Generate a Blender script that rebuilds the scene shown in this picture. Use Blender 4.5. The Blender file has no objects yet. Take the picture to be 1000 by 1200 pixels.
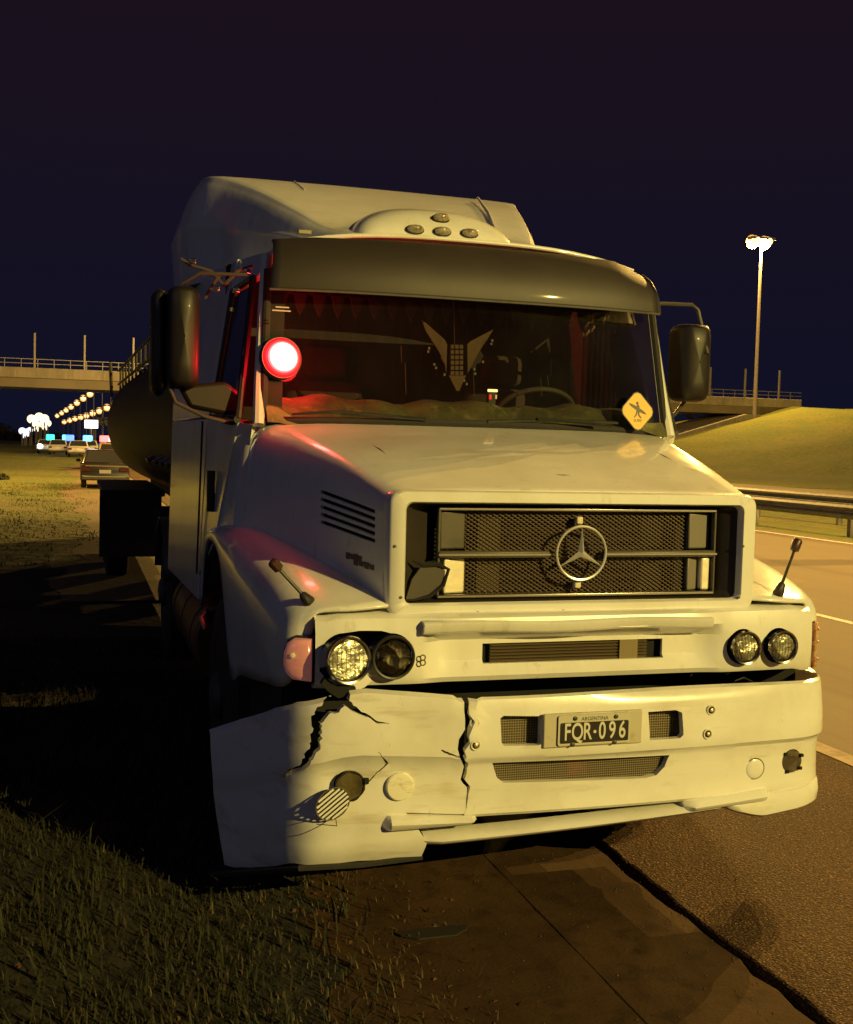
import bpy, bmesh, math, random
import numpy as np
from mathutils import Vector, Matrix
random.seed(4); RN = random.Random(11)
S = bpy.context.scene
COL = S.collection

# ------------------------------------------------------------------ camera, world, exposure
F_, YAW, PIT, ROLL = 1330.3, .2982, .0586, .0255
CP = Vector((-1.914, -3.991, 1.824))
_c, _s = math.cos(YAW), math.sin(YAW)
FW = Vector((_s*math.cos(PIT), _c*math.cos(PIT), -math.sin(PIT)))
R0 = Vector((_c, -_s, 0)); D0 = FW.cross(R0)
RT = math.cos(ROLL)*R0 - math.sin(ROLL)*D0
DN = math.sin(ROLL)*R0 + math.cos(ROLL)*D0
cam = bpy.data.cameras.new('camera'); co = bpy.data.objects.new('camera', cam); COL.objects.link(co)
cam.sensor_fit = 'HORIZONTAL'; cam.sensor_width = 36; cam.lens = F_/1000*36
cam.clip_start = .05; cam.clip_end = 6000
UPV = -DN; BK = -FW
co.matrix_world = Matrix(((RT.x, UPV.x, BK.x, CP.x), (RT.y, UPV.y, BK.y, CP.y), (RT.z, UPV.z, BK.z, CP.z), (0, 0, 0, 1)))
S.camera = co
W = bpy.data.worlds.new('World'); S.world = W; W.use_nodes = True
nt = W.node_tree; bg = nt.nodes['Background']
tc = nt.nodes.new('ShaderNodeTexCoord'); sp = nt.nodes.new('ShaderNodeSeparateXYZ'); rp = nt.nodes.new('ShaderNodeValToRGB')
nt.links.new(tc.outputs['Generated'], sp.inputs[0]); nt.links.new(sp.outputs['Z'], rp.inputs[0]); nt.links.new(rp.outputs[0], bg.inputs[0])
e = rp.color_ramp.elements
e[0].position = 0; e[0].color = (.0048, .0058, .0185, 1)
e[1].position = .5; e[1].color = (.0115, .0055, .0105, 1)
q = e.new(.14); q.color = (.0068, .0056, .0155, 1)
q = e.new(.28); q.color = (.0095, .0056, .0125, 1)
bg.inputs[1].default_value = 1.0
fill_sun = bpy.data.lights.new('moonlight', 'SUN'); fill_sun.energy = .10; fill_sun.color = (.55, .66, 1.0); fill_sun.angle = math.radians(25)  # cool fill added to lift the truck's shaded left side
mo = bpy.data.objects.new('moonlight', fill_sun); COL.objects.link(mo)
mo.rotation_euler = Vector((1.0, .50, -.55)).to_track_quat('-Z', 'Y').to_euler()
S.view_settings.view_transform = 'Standard'; S.view_settings.look = 'None'
S.view_settings.exposure = 0; S.view_settings.gamma = 1; S.view_settings.use_curve_mapping = False
S.cycles.max_bounces = 6; S.cycles.diffuse_bounces = 3; S.cycles.glossy_bounces = 3; S.cycles.transmission_bounces = 6
S.cycles.transparent_max_bounces = 12; S.cycles.sample_clamp_indirect = 2.0; S.cycles.sample_clamp_direct = 0
S.cycles.caustics_reflective = False; S.cycles.caustics_refractive = False
S.cycles.use_denoising = True
SODIUM = (1.0, .585, .13)

# ------------------------------------------------------------------ helpers
def at(px, py, ax, v):
    d = RT*((px-500)/F_) + DN*((py-600)/F_) + FW
    t = (v-CP[ax])/d[ax]
    return CP + d*t
def aty(px, py, y): return at(px, py, 1, y)

MATS = {}
def mat(name, col, rough=.5, metal=0, emit=None, es=0, coat=0, trans=0, noise=None, bump=None, spec=None, alpha=None):
    if name in MATS: return MATS[name]
    m = bpy.data.materials.new(name); m.use_nodes = True; n = m.node_tree; b = n.nodes['Principled BSDF']
    b.inputs['Base Color'].default_value = (*col, 1); b.inputs['Roughness'].default_value = rough
    b.inputs['Metallic'].default_value = metal
    if coat: b.inputs['Coat Weight'].default_value = coat; b.inputs['Coat Roughness'].default_value = .07
    if trans: b.inputs['Transmission Weight'].default_value = trans
    if spec is not None: b.inputs['Specular IOR Level'].default_value = spec
    if emit: b.inputs['Emission Color'].default_value = (*emit, 1); b.inputs['Emission Strength'].default_value = es
    if es and es < 30: m.cycles.emission_sampling = 'NONE'
    co_ = None
    if noise:  # list of (scale, colour2, lo, hi, stretch)
        co_ = n.nodes.new('ShaderNodeTexCoord'); prev = None
        for k, (sc, c2, lo, hi, st) in enumerate(noise):
            mp = n.nodes.new('ShaderNodeMapping'); mp.inputs['Scale'].default_value = st
            mp.inputs['Location'].default_value = (k*3.1, k*1.7, k*.9)
            n.links.new(co_.outputs['Object'], mp.inputs[0])
            t = n.nodes.new('ShaderNodeTexNoise'); t.inputs['Scale'].default_value = sc; t.inputs['Detail'].default_value = 8
            t.inputs['Roughness'].default_value = .62
            n.links.new(mp.outputs[0], t.inputs[0])
            r = n.nodes.new('ShaderNodeMapRange'); r.inputs[1].default_value = lo; r.inputs[2].default_value = hi
            n.links.new(t.outputs[0], r.inputs[0])
            mx = n.nodes.new('ShaderNodeMix'); mx.data_type = 'RGBA'
            n.links.new(r.outputs[0], mx.inputs[0])
            if prev is None: mx.inputs[6].default_value = (*col, 1)
            else: n.links.new(prev, mx.inputs[6])
            mx.inputs[7].default_value = (*c2, 1); prev = mx.outputs[2]
        n.links.new(prev, b.inputs['Base Color'])
    if bump:  # list of (kind, scale, strength, distance)
        co2 = n.nodes.new('ShaderNodeTexCoord'); pn = None
        for kind, sc, stg, dist in bump:
            if kind == 'v':
                t = n.nodes.new('ShaderNodeTexVoronoi'); t.inputs['Scale'].default_value = sc; o = t.outputs['Distance']
            else:
                t = n.nodes.new('ShaderNodeTexNoise'); t.inputs['Scale'].default_value = sc; t.inputs['Detail'].default_value = 6; o = t.outputs[0]
            n.links.new(co2.outputs['Object'], t.inputs['Vector'])
            bp = n.nodes.new('ShaderNodeBump'); bp.inputs['Strength'].default_value = stg; bp.inputs['Distance'].default_value = dist
            n.links.new(o, bp.inputs['Height'])
            if pn: n.links.new(pn, bp.inputs['Normal'])
            pn = bp.outputs[0]
        n.links.new(pn, b.inputs['Normal'])
    MATS[name] = m
    return m

U = (1, 1, 1)
PAINT = mat('white_paint', (.76, .755, .73), .30, coat=.6, noise=[(2.2, (.60, .58, .50), .45, .75, (1, 1, .5)), (14, (.50, .46, .36), .60, .80, (1, 1, .3))], bump=[('n', 2.6, .10, .06), ('n', 9, .05, .02)])
PAINTB = mat('bumper_paint', (.76, .755, .72), .26, coat=.4, noise=[(3, (.62, .60, .52), .45, .75, U), (22, (.36, .32, .25), .66, .80, (1, 1, .6)), (5, (.56, .50, .40), .56, .72, (.4, 1, 2.5)), (75, (.10, .08, .06), .745, .77, U)], bump=[('n', 3.4, .07, .05)])
BLACK = mat('black_plastic', (.018, .017, .016), .45, noise=[(9, (.04, .036, .03), .5, .75, U)])
VOIDBLACK = mat('dark_void', (.008, .008, .008), .9)  # near black, stands in for the darkness of voids, gaps and hidden parts
VISOR = mat('visor_acrylic', (.030, .023, .020), .55, coat=.05, noise=[(3, (.045, .034, .029), .45, .8, (1, 1, .4))], bump=[('n', 3, .04, .03)])
GREY = mat('grey_plastic', (.10, .095, .085), .5, noise=[(10, (.055, .05, .045), .5, .75, U)])
FRAMEG = mat('grille_grey', (.085, .075, .062), .42, noise=[(7, (.055, .048, .038), .5, .75, U)])
CHROME = mat('chrome', (.75, .74, .72), .13, 1, bump=[('n', 30, .05, .01)])
DCHROME = mat('dull_chrome', (.42, .40, .37), .3, 1)
RUBBER = mat('rubber', (.020, .019, .018), .8, bump=[('n', 40, .3, .01)])
STEEL = mat('painted_steel', (.05, .045, .04), .55, noise=[(6, (.05, .04, .03), .5, .7, U)])
RUST = mat('rusty_red_steel', (.10, .028, .018), .5, noise=[(5, (.05, .02, .012), .45, .7, U)])
LENS = mat('clear_lens', (.9, .9, .88), .04, trans=.9, spec=.6)
AMBER = mat('amber_lens', (.62, .26, .24), .18, coat=.5, emit=(1, .36, .30), es=.09, noise=[(9, (.55, .22, .20), .45, .7, (1, 1, 3))])  # faint pink glow added so the lens stays pink under yellow lamplight
REFL = mat('lamp_reflector', (.80, .78, .70), .30, .8, bump=[('n', 16, .55, .03)])
GLASSM = None
def glass(name, tint, rough=.03, mixf=.86):
    m = bpy.data.materials.new(name); m.use_nodes = True; n = m.node_tree; n.nodes.clear()
    o = n.nodes.new('ShaderNodeOutputMaterial'); t = n.nodes.new('ShaderNodeBsdfTransparent'); g = n.nodes.new('ShaderNodeBsdfGlossy')
    t.inputs[0].default_value = (*tint, 1); g.inputs['Roughness'].default_value = rough
    fr = n.nodes.new('ShaderNodeFresnel'); fr.inputs[0].default_value = 1.5
    mx = n.nodes.new('ShaderNodeMixShader'); n.links.new(fr.outputs[0], mx.inputs[0]); n.links.new(t.outputs[0], mx.inputs[1]); n.links.new(g.outputs[0], mx.inputs[2])
    n.links.new(mx.outputs[0], o.inputs[0]); return m
WGLASS = glass('windscreen_glass', (.62, .64, .60))
def glow_film(m, f):  # thin diffuse film added so the windscreen catches the beacon's red glow
    n = m.node_tree; o = [q for q in n.nodes if q.type == 'OUTPUT_MATERIAL'][0]; src = o.inputs[0].links[0].from_socket
    d = n.nodes.new('ShaderNodeBsdfDiffuse'); d.inputs[0].default_value = (.5, .45, .38, 1); mx = n.nodes.new('ShaderNodeMixShader')
    tcx = n.nodes.new('ShaderNodeTexCoord'); tn = n.nodes.new('ShaderNodeTexNoise'); tn.inputs['Scale'].default_value = 3; tn.inputs['Detail'].default_value = 6
    mr_ = n.nodes.new('ShaderNodeMapRange'); mr_.inputs[1].default_value = .3; mr_.inputs[2].default_value = .7; mr_.inputs[3].default_value = f*.4; mr_.inputs[4].default_value = f*1.4
    n.links.new(tcx.outputs['Object'], tn.inputs[0]); n.links.new(tn.outputs[0], mr_.inputs[0]); n.links.new(mr_.outputs[0], mx.inputs[0])
    n.links.new(src, mx.inputs[1]); n.links.new(d.outputs[0], mx.inputs[2]); n.links.new(mx.outputs[0], o.inputs[0])
glow_film(WGLASS, .011)
SGLASS = glass('side_glass', (.45, .46, .44))

class MB:
    def __init__(s): s.v = []; s.f = []; s.mi = []; s.k = 0
    def add(s, vs, fs):
        b = len(s.v); s.v += [tuple(x) for x in vs]; s.f += [tuple(i+b for i in f) for f in fs]; s.mi += [s.k]*len(fs); return s
    def box(s, lo, hi, M=None):
        x0, y0, z0 = lo; x1, y1, z1 = hi
        vs = [Vector(p) for p in ((x0,y0,z0),(x1,y0,z0),(x1,y1,z0),(x0,y1,z0),(x0,y0,z1),(x1,y0,z1),(x1,y1,z1),(x0,y1,z1))]
        if M is not None: vs = [M @ p for p in vs]
        return s.add(vs, [(0,3,2,1),(4,5,6,7),(0,1,5,4),(1,2,6,5),(2,3,7,6),(3,0,4,7)])
    def cbox(s, c, d, M=None):
        lo = [-q/2 for q in d]; hi = [q/2 for q in d]
        T = Matrix.Translation(c) @ (M.to_4x4() if M is not None else Matrix.Identity(4))
        return s.box(lo, hi, T)
    def hexa(s, p): return s.add(p, [(0,3,2,1),(4,5,6,7),(0,1,5,4),(1,2,6,5),(2,3,7,6),(3,0,4,7)])
    def tube(s, pts, r, n=8, caps=True):
        pts = [Vector(p) for p in pts]; rs = r if isinstance(r, (list, tuple)) else [r]*len(pts)
        vs = []; up = None
        for i, p in enumerate(pts):
            d = (pts[min(i+1, len(pts)-1)] - pts[max(i-1, 0)]).normalized()
            if up is None: up = d.orthogonal().normalized()
            up = (up - d*up.dot(d)).normalized(); w = d.cross(up)
            for k in range(n):
                a = 2*math.pi*k/n; vs.append(p + (up*math.cos(a)+w*math.sin(a))*rs[i])
        fs = [(i*n+k, i*n+(k+1) % n, (i+1)*n+(k+1) % n, (i+1)*n+k) for i in range(len(pts)-1) for k in range(n)]
        if caps: fs += [tuple(range(n))[::-1], tuple((len(pts)-1)*n+k for k in range(n))]
        return s.add(vs, fs)
    def lathe(s, prof, M, n=32):  # prof (radius, axial) around local z
        vs = []; 
        for r, a in prof:
            for k in range(n):
                t = 2*math.pi*k/n; vs.append(M @ Vector((r*math.cos(t), r*math.sin(t), a)))
        m = len(prof)
        fs = [(i*n+k, i*n+(k+1) % n, (i+1)*n+(k+1) % n, (i+1)*n+k) for i in range(m-1) for k in range(n)]
        if prof[0][0] > 1e-6: fs.append(tuple(range(n))[::-1])
        if prof[-1][0] > 1e-6: fs.append(tuple((m-1)*n+k for k in range(n)))
        return s.add(vs, fs)
    def prism(s, poly, M, h):  # poly in local xy, extruded 0..h along local z
        n = len(poly)
        vs = [M @ Vector((x, y, 0)) for x, y in poly] + [M @ Vector((x, y, h)) for x, y in poly]
        return s.add(vs, [tuple(range(n))[::-1], tuple(range(n, 2*n))] + [(i, (i+1) % n, n+(i+1) % n, n+i) for i in range(n)])
    def grid(s, rows, closed=False):
        m, n = len(rows), len(rows[0]); vs = [p for r in rows for p in r]
        fs = [(i*n+k, i*n+(k+1) % n, (i+1)*n+(k+1) % n, (i+1)*n+k) for i in range(m-1) for k in range(n if closed else n-1)]
        return s.add(vs, fs)
    def build(s, name, m, parent=None, smooth=True, bev=0, sub=0, sol=0, ang=35, kind=None, recalc=True):
        me = bpy.data.meshes.new(name); me.from_pydata(s.v, [], s.f)
        if recalc:
            b = bmesh.new(); b.from_mesh(me); bmesh.ops.remove_doubles(b, verts=b.verts, dist=1e-6)
            bmesh.ops.recalc_face_normals(b, faces=b.faces); b.to_mesh(me); b.free()
        ms = m if isinstance(m, (list, tuple)) else [m]
        for q_ in ms: me.materials.append(q_)
        if len(ms) > 1 and len(me.polygons) == len(s.mi): me.polygons.foreach_set('material_index', s.mi)
        if smooth: me.shade_smooth(); me.set_sharp_from_angle(angle=math.radians(ang))
        o = bpy.data.objects.new(name, me); COL.objects.link(o)
        if parent is not None: o.parent = parent; o.matrix_parent_inverse = parent_inv(parent)
        if sub:
            q_ = o.modifiers.new('s', 'SUBSURF'); q_.levels = q_.render_levels = sub; me.shade_smooth()
        if sol:
            q_ = o.modifiers.new('t', 'SOLIDIFY'); q_.thickness = sol; q_.offset = -1
        if bev:
            q_ = o.modifiers.new('b', 'BEVEL'); q_.width = bev; q_.segments = 2; q_.limit_method = 'ANGLE'; q_.angle_limit = math.radians(40)
        if kind: o['kind'] = kind
        return o
def wm(o):
    M = Matrix.LocRotScale(o.location, o.rotation_euler, o.scale)
    if o.parent: M = wm(o.parent) @ o.matrix_parent_inverse @ M
    return M
def parent_inv(p): return wm(p).inverted()
def tag(o, label=None, cat=None, group=None, kind=None):
    if label: o['label'] = label
    if cat: o['category'] = cat
    if group: o['group'] = group
    if kind: o['kind'] = kind
    return o
def root(name, loc, label, cat, group=None, rz=0):
    o = bpy.data.objects.new(name, None); o.empty_display_size = .2; o.location = loc; o.rotation_euler = (0, 0, rz)
    COL.objects.link(o); return tag(o, label, cat, group)
def node(name, parent):
    o = bpy.data.objects.new(name, None); o.empty_display_size = .1; COL.objects.link(o); o.parent = parent; o.matrix_parent_inverse = parent_inv(parent); return o
def copy_tree(o, parent=None):
    c = o.copy(); COL.objects.link(c)
    if parent is not None: c.parent = parent
    for ch in [x for x in bpy.data.objects if x.parent == o]: copy_tree(ch, c)
    return c
def bake(o):
    dg = bpy.context.evaluated_depsgraph_get(); dg.update()
    me = bpy.data.meshes.new_from_object(o.evaluated_get(dg)); o.modifiers.clear(); o.data = me
from mathutils.bvhtree import BVHTree
def bvh(o):
    dg = bpy.context.evaluated_depsgraph_get(); dg.update(); e_ = o.evaluated_get(dg); me = e_.to_mesh(); M = wm(o)
    t = BVHTree.FromPolygons([M @ v.co for v in me.vertices], [tuple(p.vertices) for p in me.polygons]); e_.to_mesh_clear(); return t
def ray(px, py): return (RT*((px-500)/F_) + DN*((py-600)/F_) + FW).normalized()
def hit(t, px, py):
    p, n, i, d = t.ray_cast(CP, ray(px, py))
    if p is None: return None, None
    return p, (n if n.dot(ray(px, py)) < 0 else -n)
def cut(o, cutters):
    old = o.data.copy(); npoly = None
    if [m for m in o.modifiers]: bake(o)
    npoly = len(o.data.polygons); old = o.data.copy()
    for c in cutters:
        q_ = o.modifiers.new('c', 'BOOLEAN'); q_.operation = 'DIFFERENCE'; q_.solver = 'EXACT'; q_.object = c
    bake(o)
    if len(o.data.polygons) < npoly*.8:
        print('CUT FAILED', o.name); o.data = old
        for c in cutters:
            q_ = o.modifiers.new('c', 'BOOLEAN'); q_.operation = 'DIFFERENCE'; q_.solver = 'FAST'; q_.object = c
        bake(o)
        if len(o.data.polygons) < npoly*.8: print('FAST FAILED TOO'); o.data = old
    for c in cutters: bpy.data.objects.remove(c)
    o.data.set_sharp_from_angle(angle=math.radians(32))
def text_mesh(s, size, M, name, m, parent, depth=.002, sx=1.0, font_bold=False, bold=.0):
    cu = bpy.data.curves.new('t', 'FONT'); cu.body = s; cu.size = size; cu.extrude = depth; cu.align_x = 'CENTER'; cu.align_y = 'CENTER'; cu.offset = bold
    o = bpy.data.objects.new('t', cu); COL.objects.link(o)
    dg = bpy.context.evaluated_depsgraph_get(); dg.update()
    me = bpy.data.meshes.new_from_object(o.evaluated_get(dg)); bpy.data.objects.remove(o)
    me.transform(M @ Matrix.Diagonal((sx, 1, 1, 1))); me.materials.clear(); me.materials.append(m)
    r = bpy.data.objects.new(name, me); COL.objects.link(r)
    if parent: r.parent = parent; r.matrix_parent_inverse = parent_inv(parent)
    return r
def rrect(w0, w1, z0, z1, r, n=5):
    out = []
    for cx, cz, a0 in ((w1-r, z1-r, 0), (w0+r, z1-r, 90), (w0+r, z0+r, 180), (w1-r, z0+r, 270)):
        for k in range(n+1):
            a = math.radians(a0+90*k/n); out.append((cx+r*math.cos(a), cz+r*math.sin(a)))
    return out
FRONT = lambda x, y, z: Matrix.Translation((x, y, z)) @ Matrix.Rotation(math.radians(90), 4, 'X')   # local xy -> world xz, local z -> -y

# ------------------------------------------------------------------ ground, road, verge
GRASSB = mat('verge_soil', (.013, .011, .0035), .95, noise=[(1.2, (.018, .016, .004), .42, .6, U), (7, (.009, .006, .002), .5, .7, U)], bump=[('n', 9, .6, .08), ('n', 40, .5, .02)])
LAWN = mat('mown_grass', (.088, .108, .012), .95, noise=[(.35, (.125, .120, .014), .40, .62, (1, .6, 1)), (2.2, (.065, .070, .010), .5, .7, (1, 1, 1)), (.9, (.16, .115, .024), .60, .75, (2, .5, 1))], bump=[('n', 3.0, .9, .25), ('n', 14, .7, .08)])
ASPH = mat('asphalt_lane', (.112, .084, .056), .78, noise=[(.5, (.140, .105, .070), .4, .65, (1, .15, 1)), (.9, (.085, .055, .032), .54, .70, (1.6, .05, 1)), (3.5, (.17, .12, .08), .60, .72, (1, .5, 1)), (60, (.10, .07, .045), .5, .7, U)], bump=[('n', 90, .25, .01)])
CHIP = mat('chip_seal', (.046, .022, .009), .85, spec=.2, noise=[(1.1, (.072, .036, .015), .45, .7, U), (38, (.022, .011, .005), .52, .62, U), (110, (.24, .14, .07), .565, .60, U), (60, (.30, .19, .10), .61, .64, U)], bump=[('v', 85, .8, .008), ('n', 60, .6, .006)])
WORN = mat('worn_shoulder', (.045, .023, .009), .9, spec=.2, noise=[(1.4, (.070, .038, .015), .42, .62, (1.5, .6, 1)), (8, (.028, .014, .006), .5, .72, U), (70, (.09, .052, .024), .62, .72, U)], bump=[('n', 5, .35, .03), ('n', 70, .35, .008)])
DIRT = mat('dirt_track', (.15, .095, .045), .9, noise=[(.7, (.085, .085, .014), .50, .66, (1.2, .5, 1)), (.9, (.11, .072, .032), .42, .64, (1, .5, 1)), (5, (.08, .06, .03), .55, .72, U)], bump=[('n', 6, .5, .05)])
LINE = mat('road_paint', (.62, .60, .55), .6, noise=[(12, (.30, .28, .24), .5, .66, U)])
LINE2 = mat('worn_road_paint', (.30, .22, .15), .7, noise=[(8, (.16, .115, .075), .45, .66, U), (40, (.36, .28, .2), .6, .7, U)])
def sheet(name, xs, ys, z, m, jag=0, kind='structure'):
    b = MB(); rows = []
    for y in ys:
        r = []
        for i, x in enumerate(xs):
            j = RN.uniform(-jag, jag) if i in (0, len(xs)-1) and jag else 0
            r.append((x+j, y, z))
        rows.append(r)
    b.grid(rows); o = b.build(name, m, smooth=False); o['kind'] = kind; return o
tag(sheet('ground', [-3000, 0, 3000], [-3000, 0, 3000], -.10, GRASSB))
lin = lambda a, b_, n: [a+(b_-a)*k/n for k in range(n+1)]
# highway slab with a real edge
def slab(name, x0, x1, y0, y1, z0, z1, m, jag0=0, jag1=0, step=.12, near=(-4, 4)):
    ys = []; y = y0
    while y < y1:
        ys.append(y); y += step if near[0] < y < near[1] else max(step, 6 if abs(y) > 30 else 1.5)
    ys.append(y1); b = MB(); top = []; 
    a0 = [x0+RN.uniform(-jag0, jag0)+.35*jag0*math.sin(y*3.1) for y in ys]; a1 = [x1+RN.uniform(-jag1, jag1) for y in ys]
    rows = [[(a0[i]+.004, y, z0), (a0[i], y, z1-.006), (a0[i]+.008, y, z1), (a1[i]-.008, y, z1), (a1[i], y, z1-.006), (a1[i], y, z0)] for i, y in enumerate(ys)]
    b.grid(rows); return tag(b.build(name, m, smooth=False), kind='structure')
slab('road_shoulder', .425, 2.60, -30, 600, -.09, 0, CHIP, .012, 0)
slab('road', 2.60, 13.9, -60, 900, -.09, 0, ASPH, 0, 0, 4)
slab('opposite_road', 24.5, 36, -60, 900, -.09, 0, ASPH, 0, 0, 4)
slab('worn_shoulder', -.16, .392, -30, 22, -.09, -.013, WORN, .0012, .018)
slab('worn_shoulder_inner', -1.05, -.150, -30, 22, -.09, -.0145, WORN, .10, .006)
# painted lines
def strip(name, x, w, y0, y1):
    b = MB(); ys = lin(y0, y1, max(1, int((y1-y0)/4)))
    b.grid([[(x-w/2, y, .004), (x+w/2, y, .004)] for y in ys]); return tag(b.build(name, LINE2 if x < 3 else LINE, smooth=False), kind='structure')
strip('edge_line', 2.53, .15, -20, 400)
strip('edge_line', 13.5, .15, -20, 400)
for k in range(14): strip('lane_dash', 6.19, .12, 4.6+12*k-12, 4.6+12*k-12+4.5)
for k in range(14): strip('lane_dash', 9.85, .12, 4.6+12*k-12, 4.6+12*k-12+4.5)
# verge terrain on the left
def hz(x, y):
    from mathutils import noise
    n = noise.noise(Vector((x*.5, y*.5, 0)))*.05 + noise.noise(Vector((x*1.7, y*1.7, 3)))*.025
    if y > 9: n *= .3*min(1, max(0, (-2.6-x)/1.5))
    edge = min(1, max(0, (-.95-x)/.8))
    return -.018 + edge*(.025+n) + (min(1.0, max(0, (-6-x)/40))*.6 if y > 0 else 0)
b = MB(); xs = [-400, -200, -100, -60, -40, -25, -16] + lin(-12, -.9, 60); ys = lin(-6, 24, 90) + [26, 29, 32, 36, 40, 46, 54, 64, 78, 95, 120, 150, 200, 300, 500]
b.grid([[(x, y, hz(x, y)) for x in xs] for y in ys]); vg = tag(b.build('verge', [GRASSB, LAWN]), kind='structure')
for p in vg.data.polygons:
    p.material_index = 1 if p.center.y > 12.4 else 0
# dirt track seen past the trailer
b = MB(); ys = lin(9, 75, 260)
rr = []
for y in ys:
    w0 = -1.85-.30*math.sin(y*.23)-.10*math.sin(y*1.3)-.06*math.sin(y*3.1)-.008*y + RN.uniform(-.03, .03); rr.append([(w0+(.4-w0)*k/6, y, .0105 if k < 6 else -.01) for k in range(7)])
b.grid(rr); tag(b.build('dirt_track', DIRT), kind='structure')
# median grass
sheet('median', [13.9, 18, 24.5], [-60, 0, 40, 120, 900], -.004, LAWN)
sheet('far_field', [36, 60, 100, 300], [-60, 0, 40, 120, 900], -.004, LAWN)

# grass blades on the near verge (nobody could count them)
def blades(name, n, xr, yr, hmin, hmax, m, dens=None, seed=1, width=.005):
    rg = np.random.RandomState(seed); V = []; Fc = []; i = 0
    X = rg.uniform(*xr, n); Y = rg.uniform(*yr, n)
    for x, y in zip(X, Y):
        if dens and rg.rand() > dens(x, y): continue
        h = rg.uniform(hmin, hmax)*(1.0 if rg.rand() < .9 else 1.6); a = rg.uniform(0, 6.283); ln = rg.uniform(.2, 1.1)*h; w = width*rg.uniform(.6, 1.3)
        z = hz(x, y)-.004; ca, sa = math.cos(a), math.sin(a)
        V += [(x-sa*w, y+ca*w, z), (x+sa*w, y-ca*w, z), (x+ca*ln*.35+sa*w*.6, y+sa*ln*.35-ca*w*.6, z+h*.6), (x+ca*ln*.35-sa*w*.6, y+sa*ln*.35+ca*w*.6, z+h*.6), (x+ca*ln, y+sa*ln, z+h*.85)]
        Fc += [(i, i+1, i+2, i+3), (i+3, i+2, i+4)]; i += 5
    me = bpy.data.meshes.new(name); me.from_pydata(V, [], Fc); me.materials.append(m); o = bpy.data.objects.new(name, me); COL.objects.link(o)
    return tag(o, kind='stuff')
BLADE = mat('grass_blade', (.017, .020, .004), .85, noise=[(3, (.030, .024, .006), .45, .6, U), (1.1, (.010, .013, .003), .5, .65, U)])
STRAW = mat('straw_blade', (.07, .048, .018), .8, noise=[(5, (.11, .085, .04), .45, .65, U)])
from mathutils import noise as NZ
dn = lambda x, y: (.25+.75*min(1, max(0, (-.85-x)/.7))) * (.45+.55*(NZ.noise(Vector((x*1.6, y*1.6, 5)))+.5))
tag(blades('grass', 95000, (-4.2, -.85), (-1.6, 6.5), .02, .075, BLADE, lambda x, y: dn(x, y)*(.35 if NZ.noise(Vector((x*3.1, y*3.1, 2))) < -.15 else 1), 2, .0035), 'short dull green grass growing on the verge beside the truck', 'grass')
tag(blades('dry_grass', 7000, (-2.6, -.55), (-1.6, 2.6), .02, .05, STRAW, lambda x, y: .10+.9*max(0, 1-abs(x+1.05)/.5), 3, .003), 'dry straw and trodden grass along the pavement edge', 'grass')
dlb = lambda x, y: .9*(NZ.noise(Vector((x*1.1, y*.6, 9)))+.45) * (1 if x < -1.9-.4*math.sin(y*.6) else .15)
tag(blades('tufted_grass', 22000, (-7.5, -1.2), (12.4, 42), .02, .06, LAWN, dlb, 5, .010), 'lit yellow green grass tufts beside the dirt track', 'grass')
tag(blades('weeds', 2600, (-4.0, -.8), (-1.6, 4.5), .09, .17, BLADE, lambda x, y: 1.0 if NZ.noise(Vector((x*2.3, y*2.3, 7))) > .12 else .06, 12, .006), 'taller weeds standing out of the short grass near the truck', 'grass')
tag(blades('dead_leaves', 1500, (-3.6, -.35), (-1.6, 2.2), .008, .022, mat('dead_leaf', (.085, .042, .014), .9), lambda x, y: max(.1, 1-abs(x+1.0)/.9), 21, .012), 'small dead brown leaves scattered over the grass edge', 'leaves')
# pebbles and crumbs of broken asphalt along the edge
b = MB()
for k in range(420):
    x = RN.gauss(.40, .10) if k % 3 == 0 else RN.uniform(-.95, 2.2); y = RN.uniform(-1.4, 1.2); r = RN.uniform(.002, .0055)
    z = 0 if x > .43 else (-.012 if x < .39 else -.05)
    p = [Vector((RN.uniform(-1, 1), RN.uniform(-1, 1), RN.uniform(0, 1.0)))*r for _ in range(6)]
    c = Vector((x, y, z)); b.add([c+Vector((r, 0, 0)), c+Vector((-r*.5, r*.9, 0)), c+Vector((-r*.6, -r*.8, 0)), c+Vector((p[0].x*.4, p[0].y*.4, r*.9))], [(0, 1, 3), (1, 2, 3), (2, 0, 3), (0, 2, 1)])
tag(b.build('gravel', mat('pebble', (.10, .065, .038), .85), smooth=False), kind='stuff')
# grit heap of pale dust on the shoulder and torn rag of plastic
b = MB(); rows = []
b = MB()
ls = MB()
pts = [(-.62+.13*math.cos(a)*(1+.25*math.sin(3*a)), -.02+.055*math.sin(a)*(1+.3*math.cos(2*a))) for a in [k*math.pi/7 for k in range(14)]]
ls.prism(pts, Matrix.Translation((0, 0, -.010)) @ Matrix.Rotation(.02, 4, 'X'), .006)
tag(ls.build('plastic_fragment', mat('fragment_dark', (.02, .017, .014), .7), smooth=False), 'small dark flat fragment of broken plastic on the shoulder in front of the bumper', 'debris')

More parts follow.
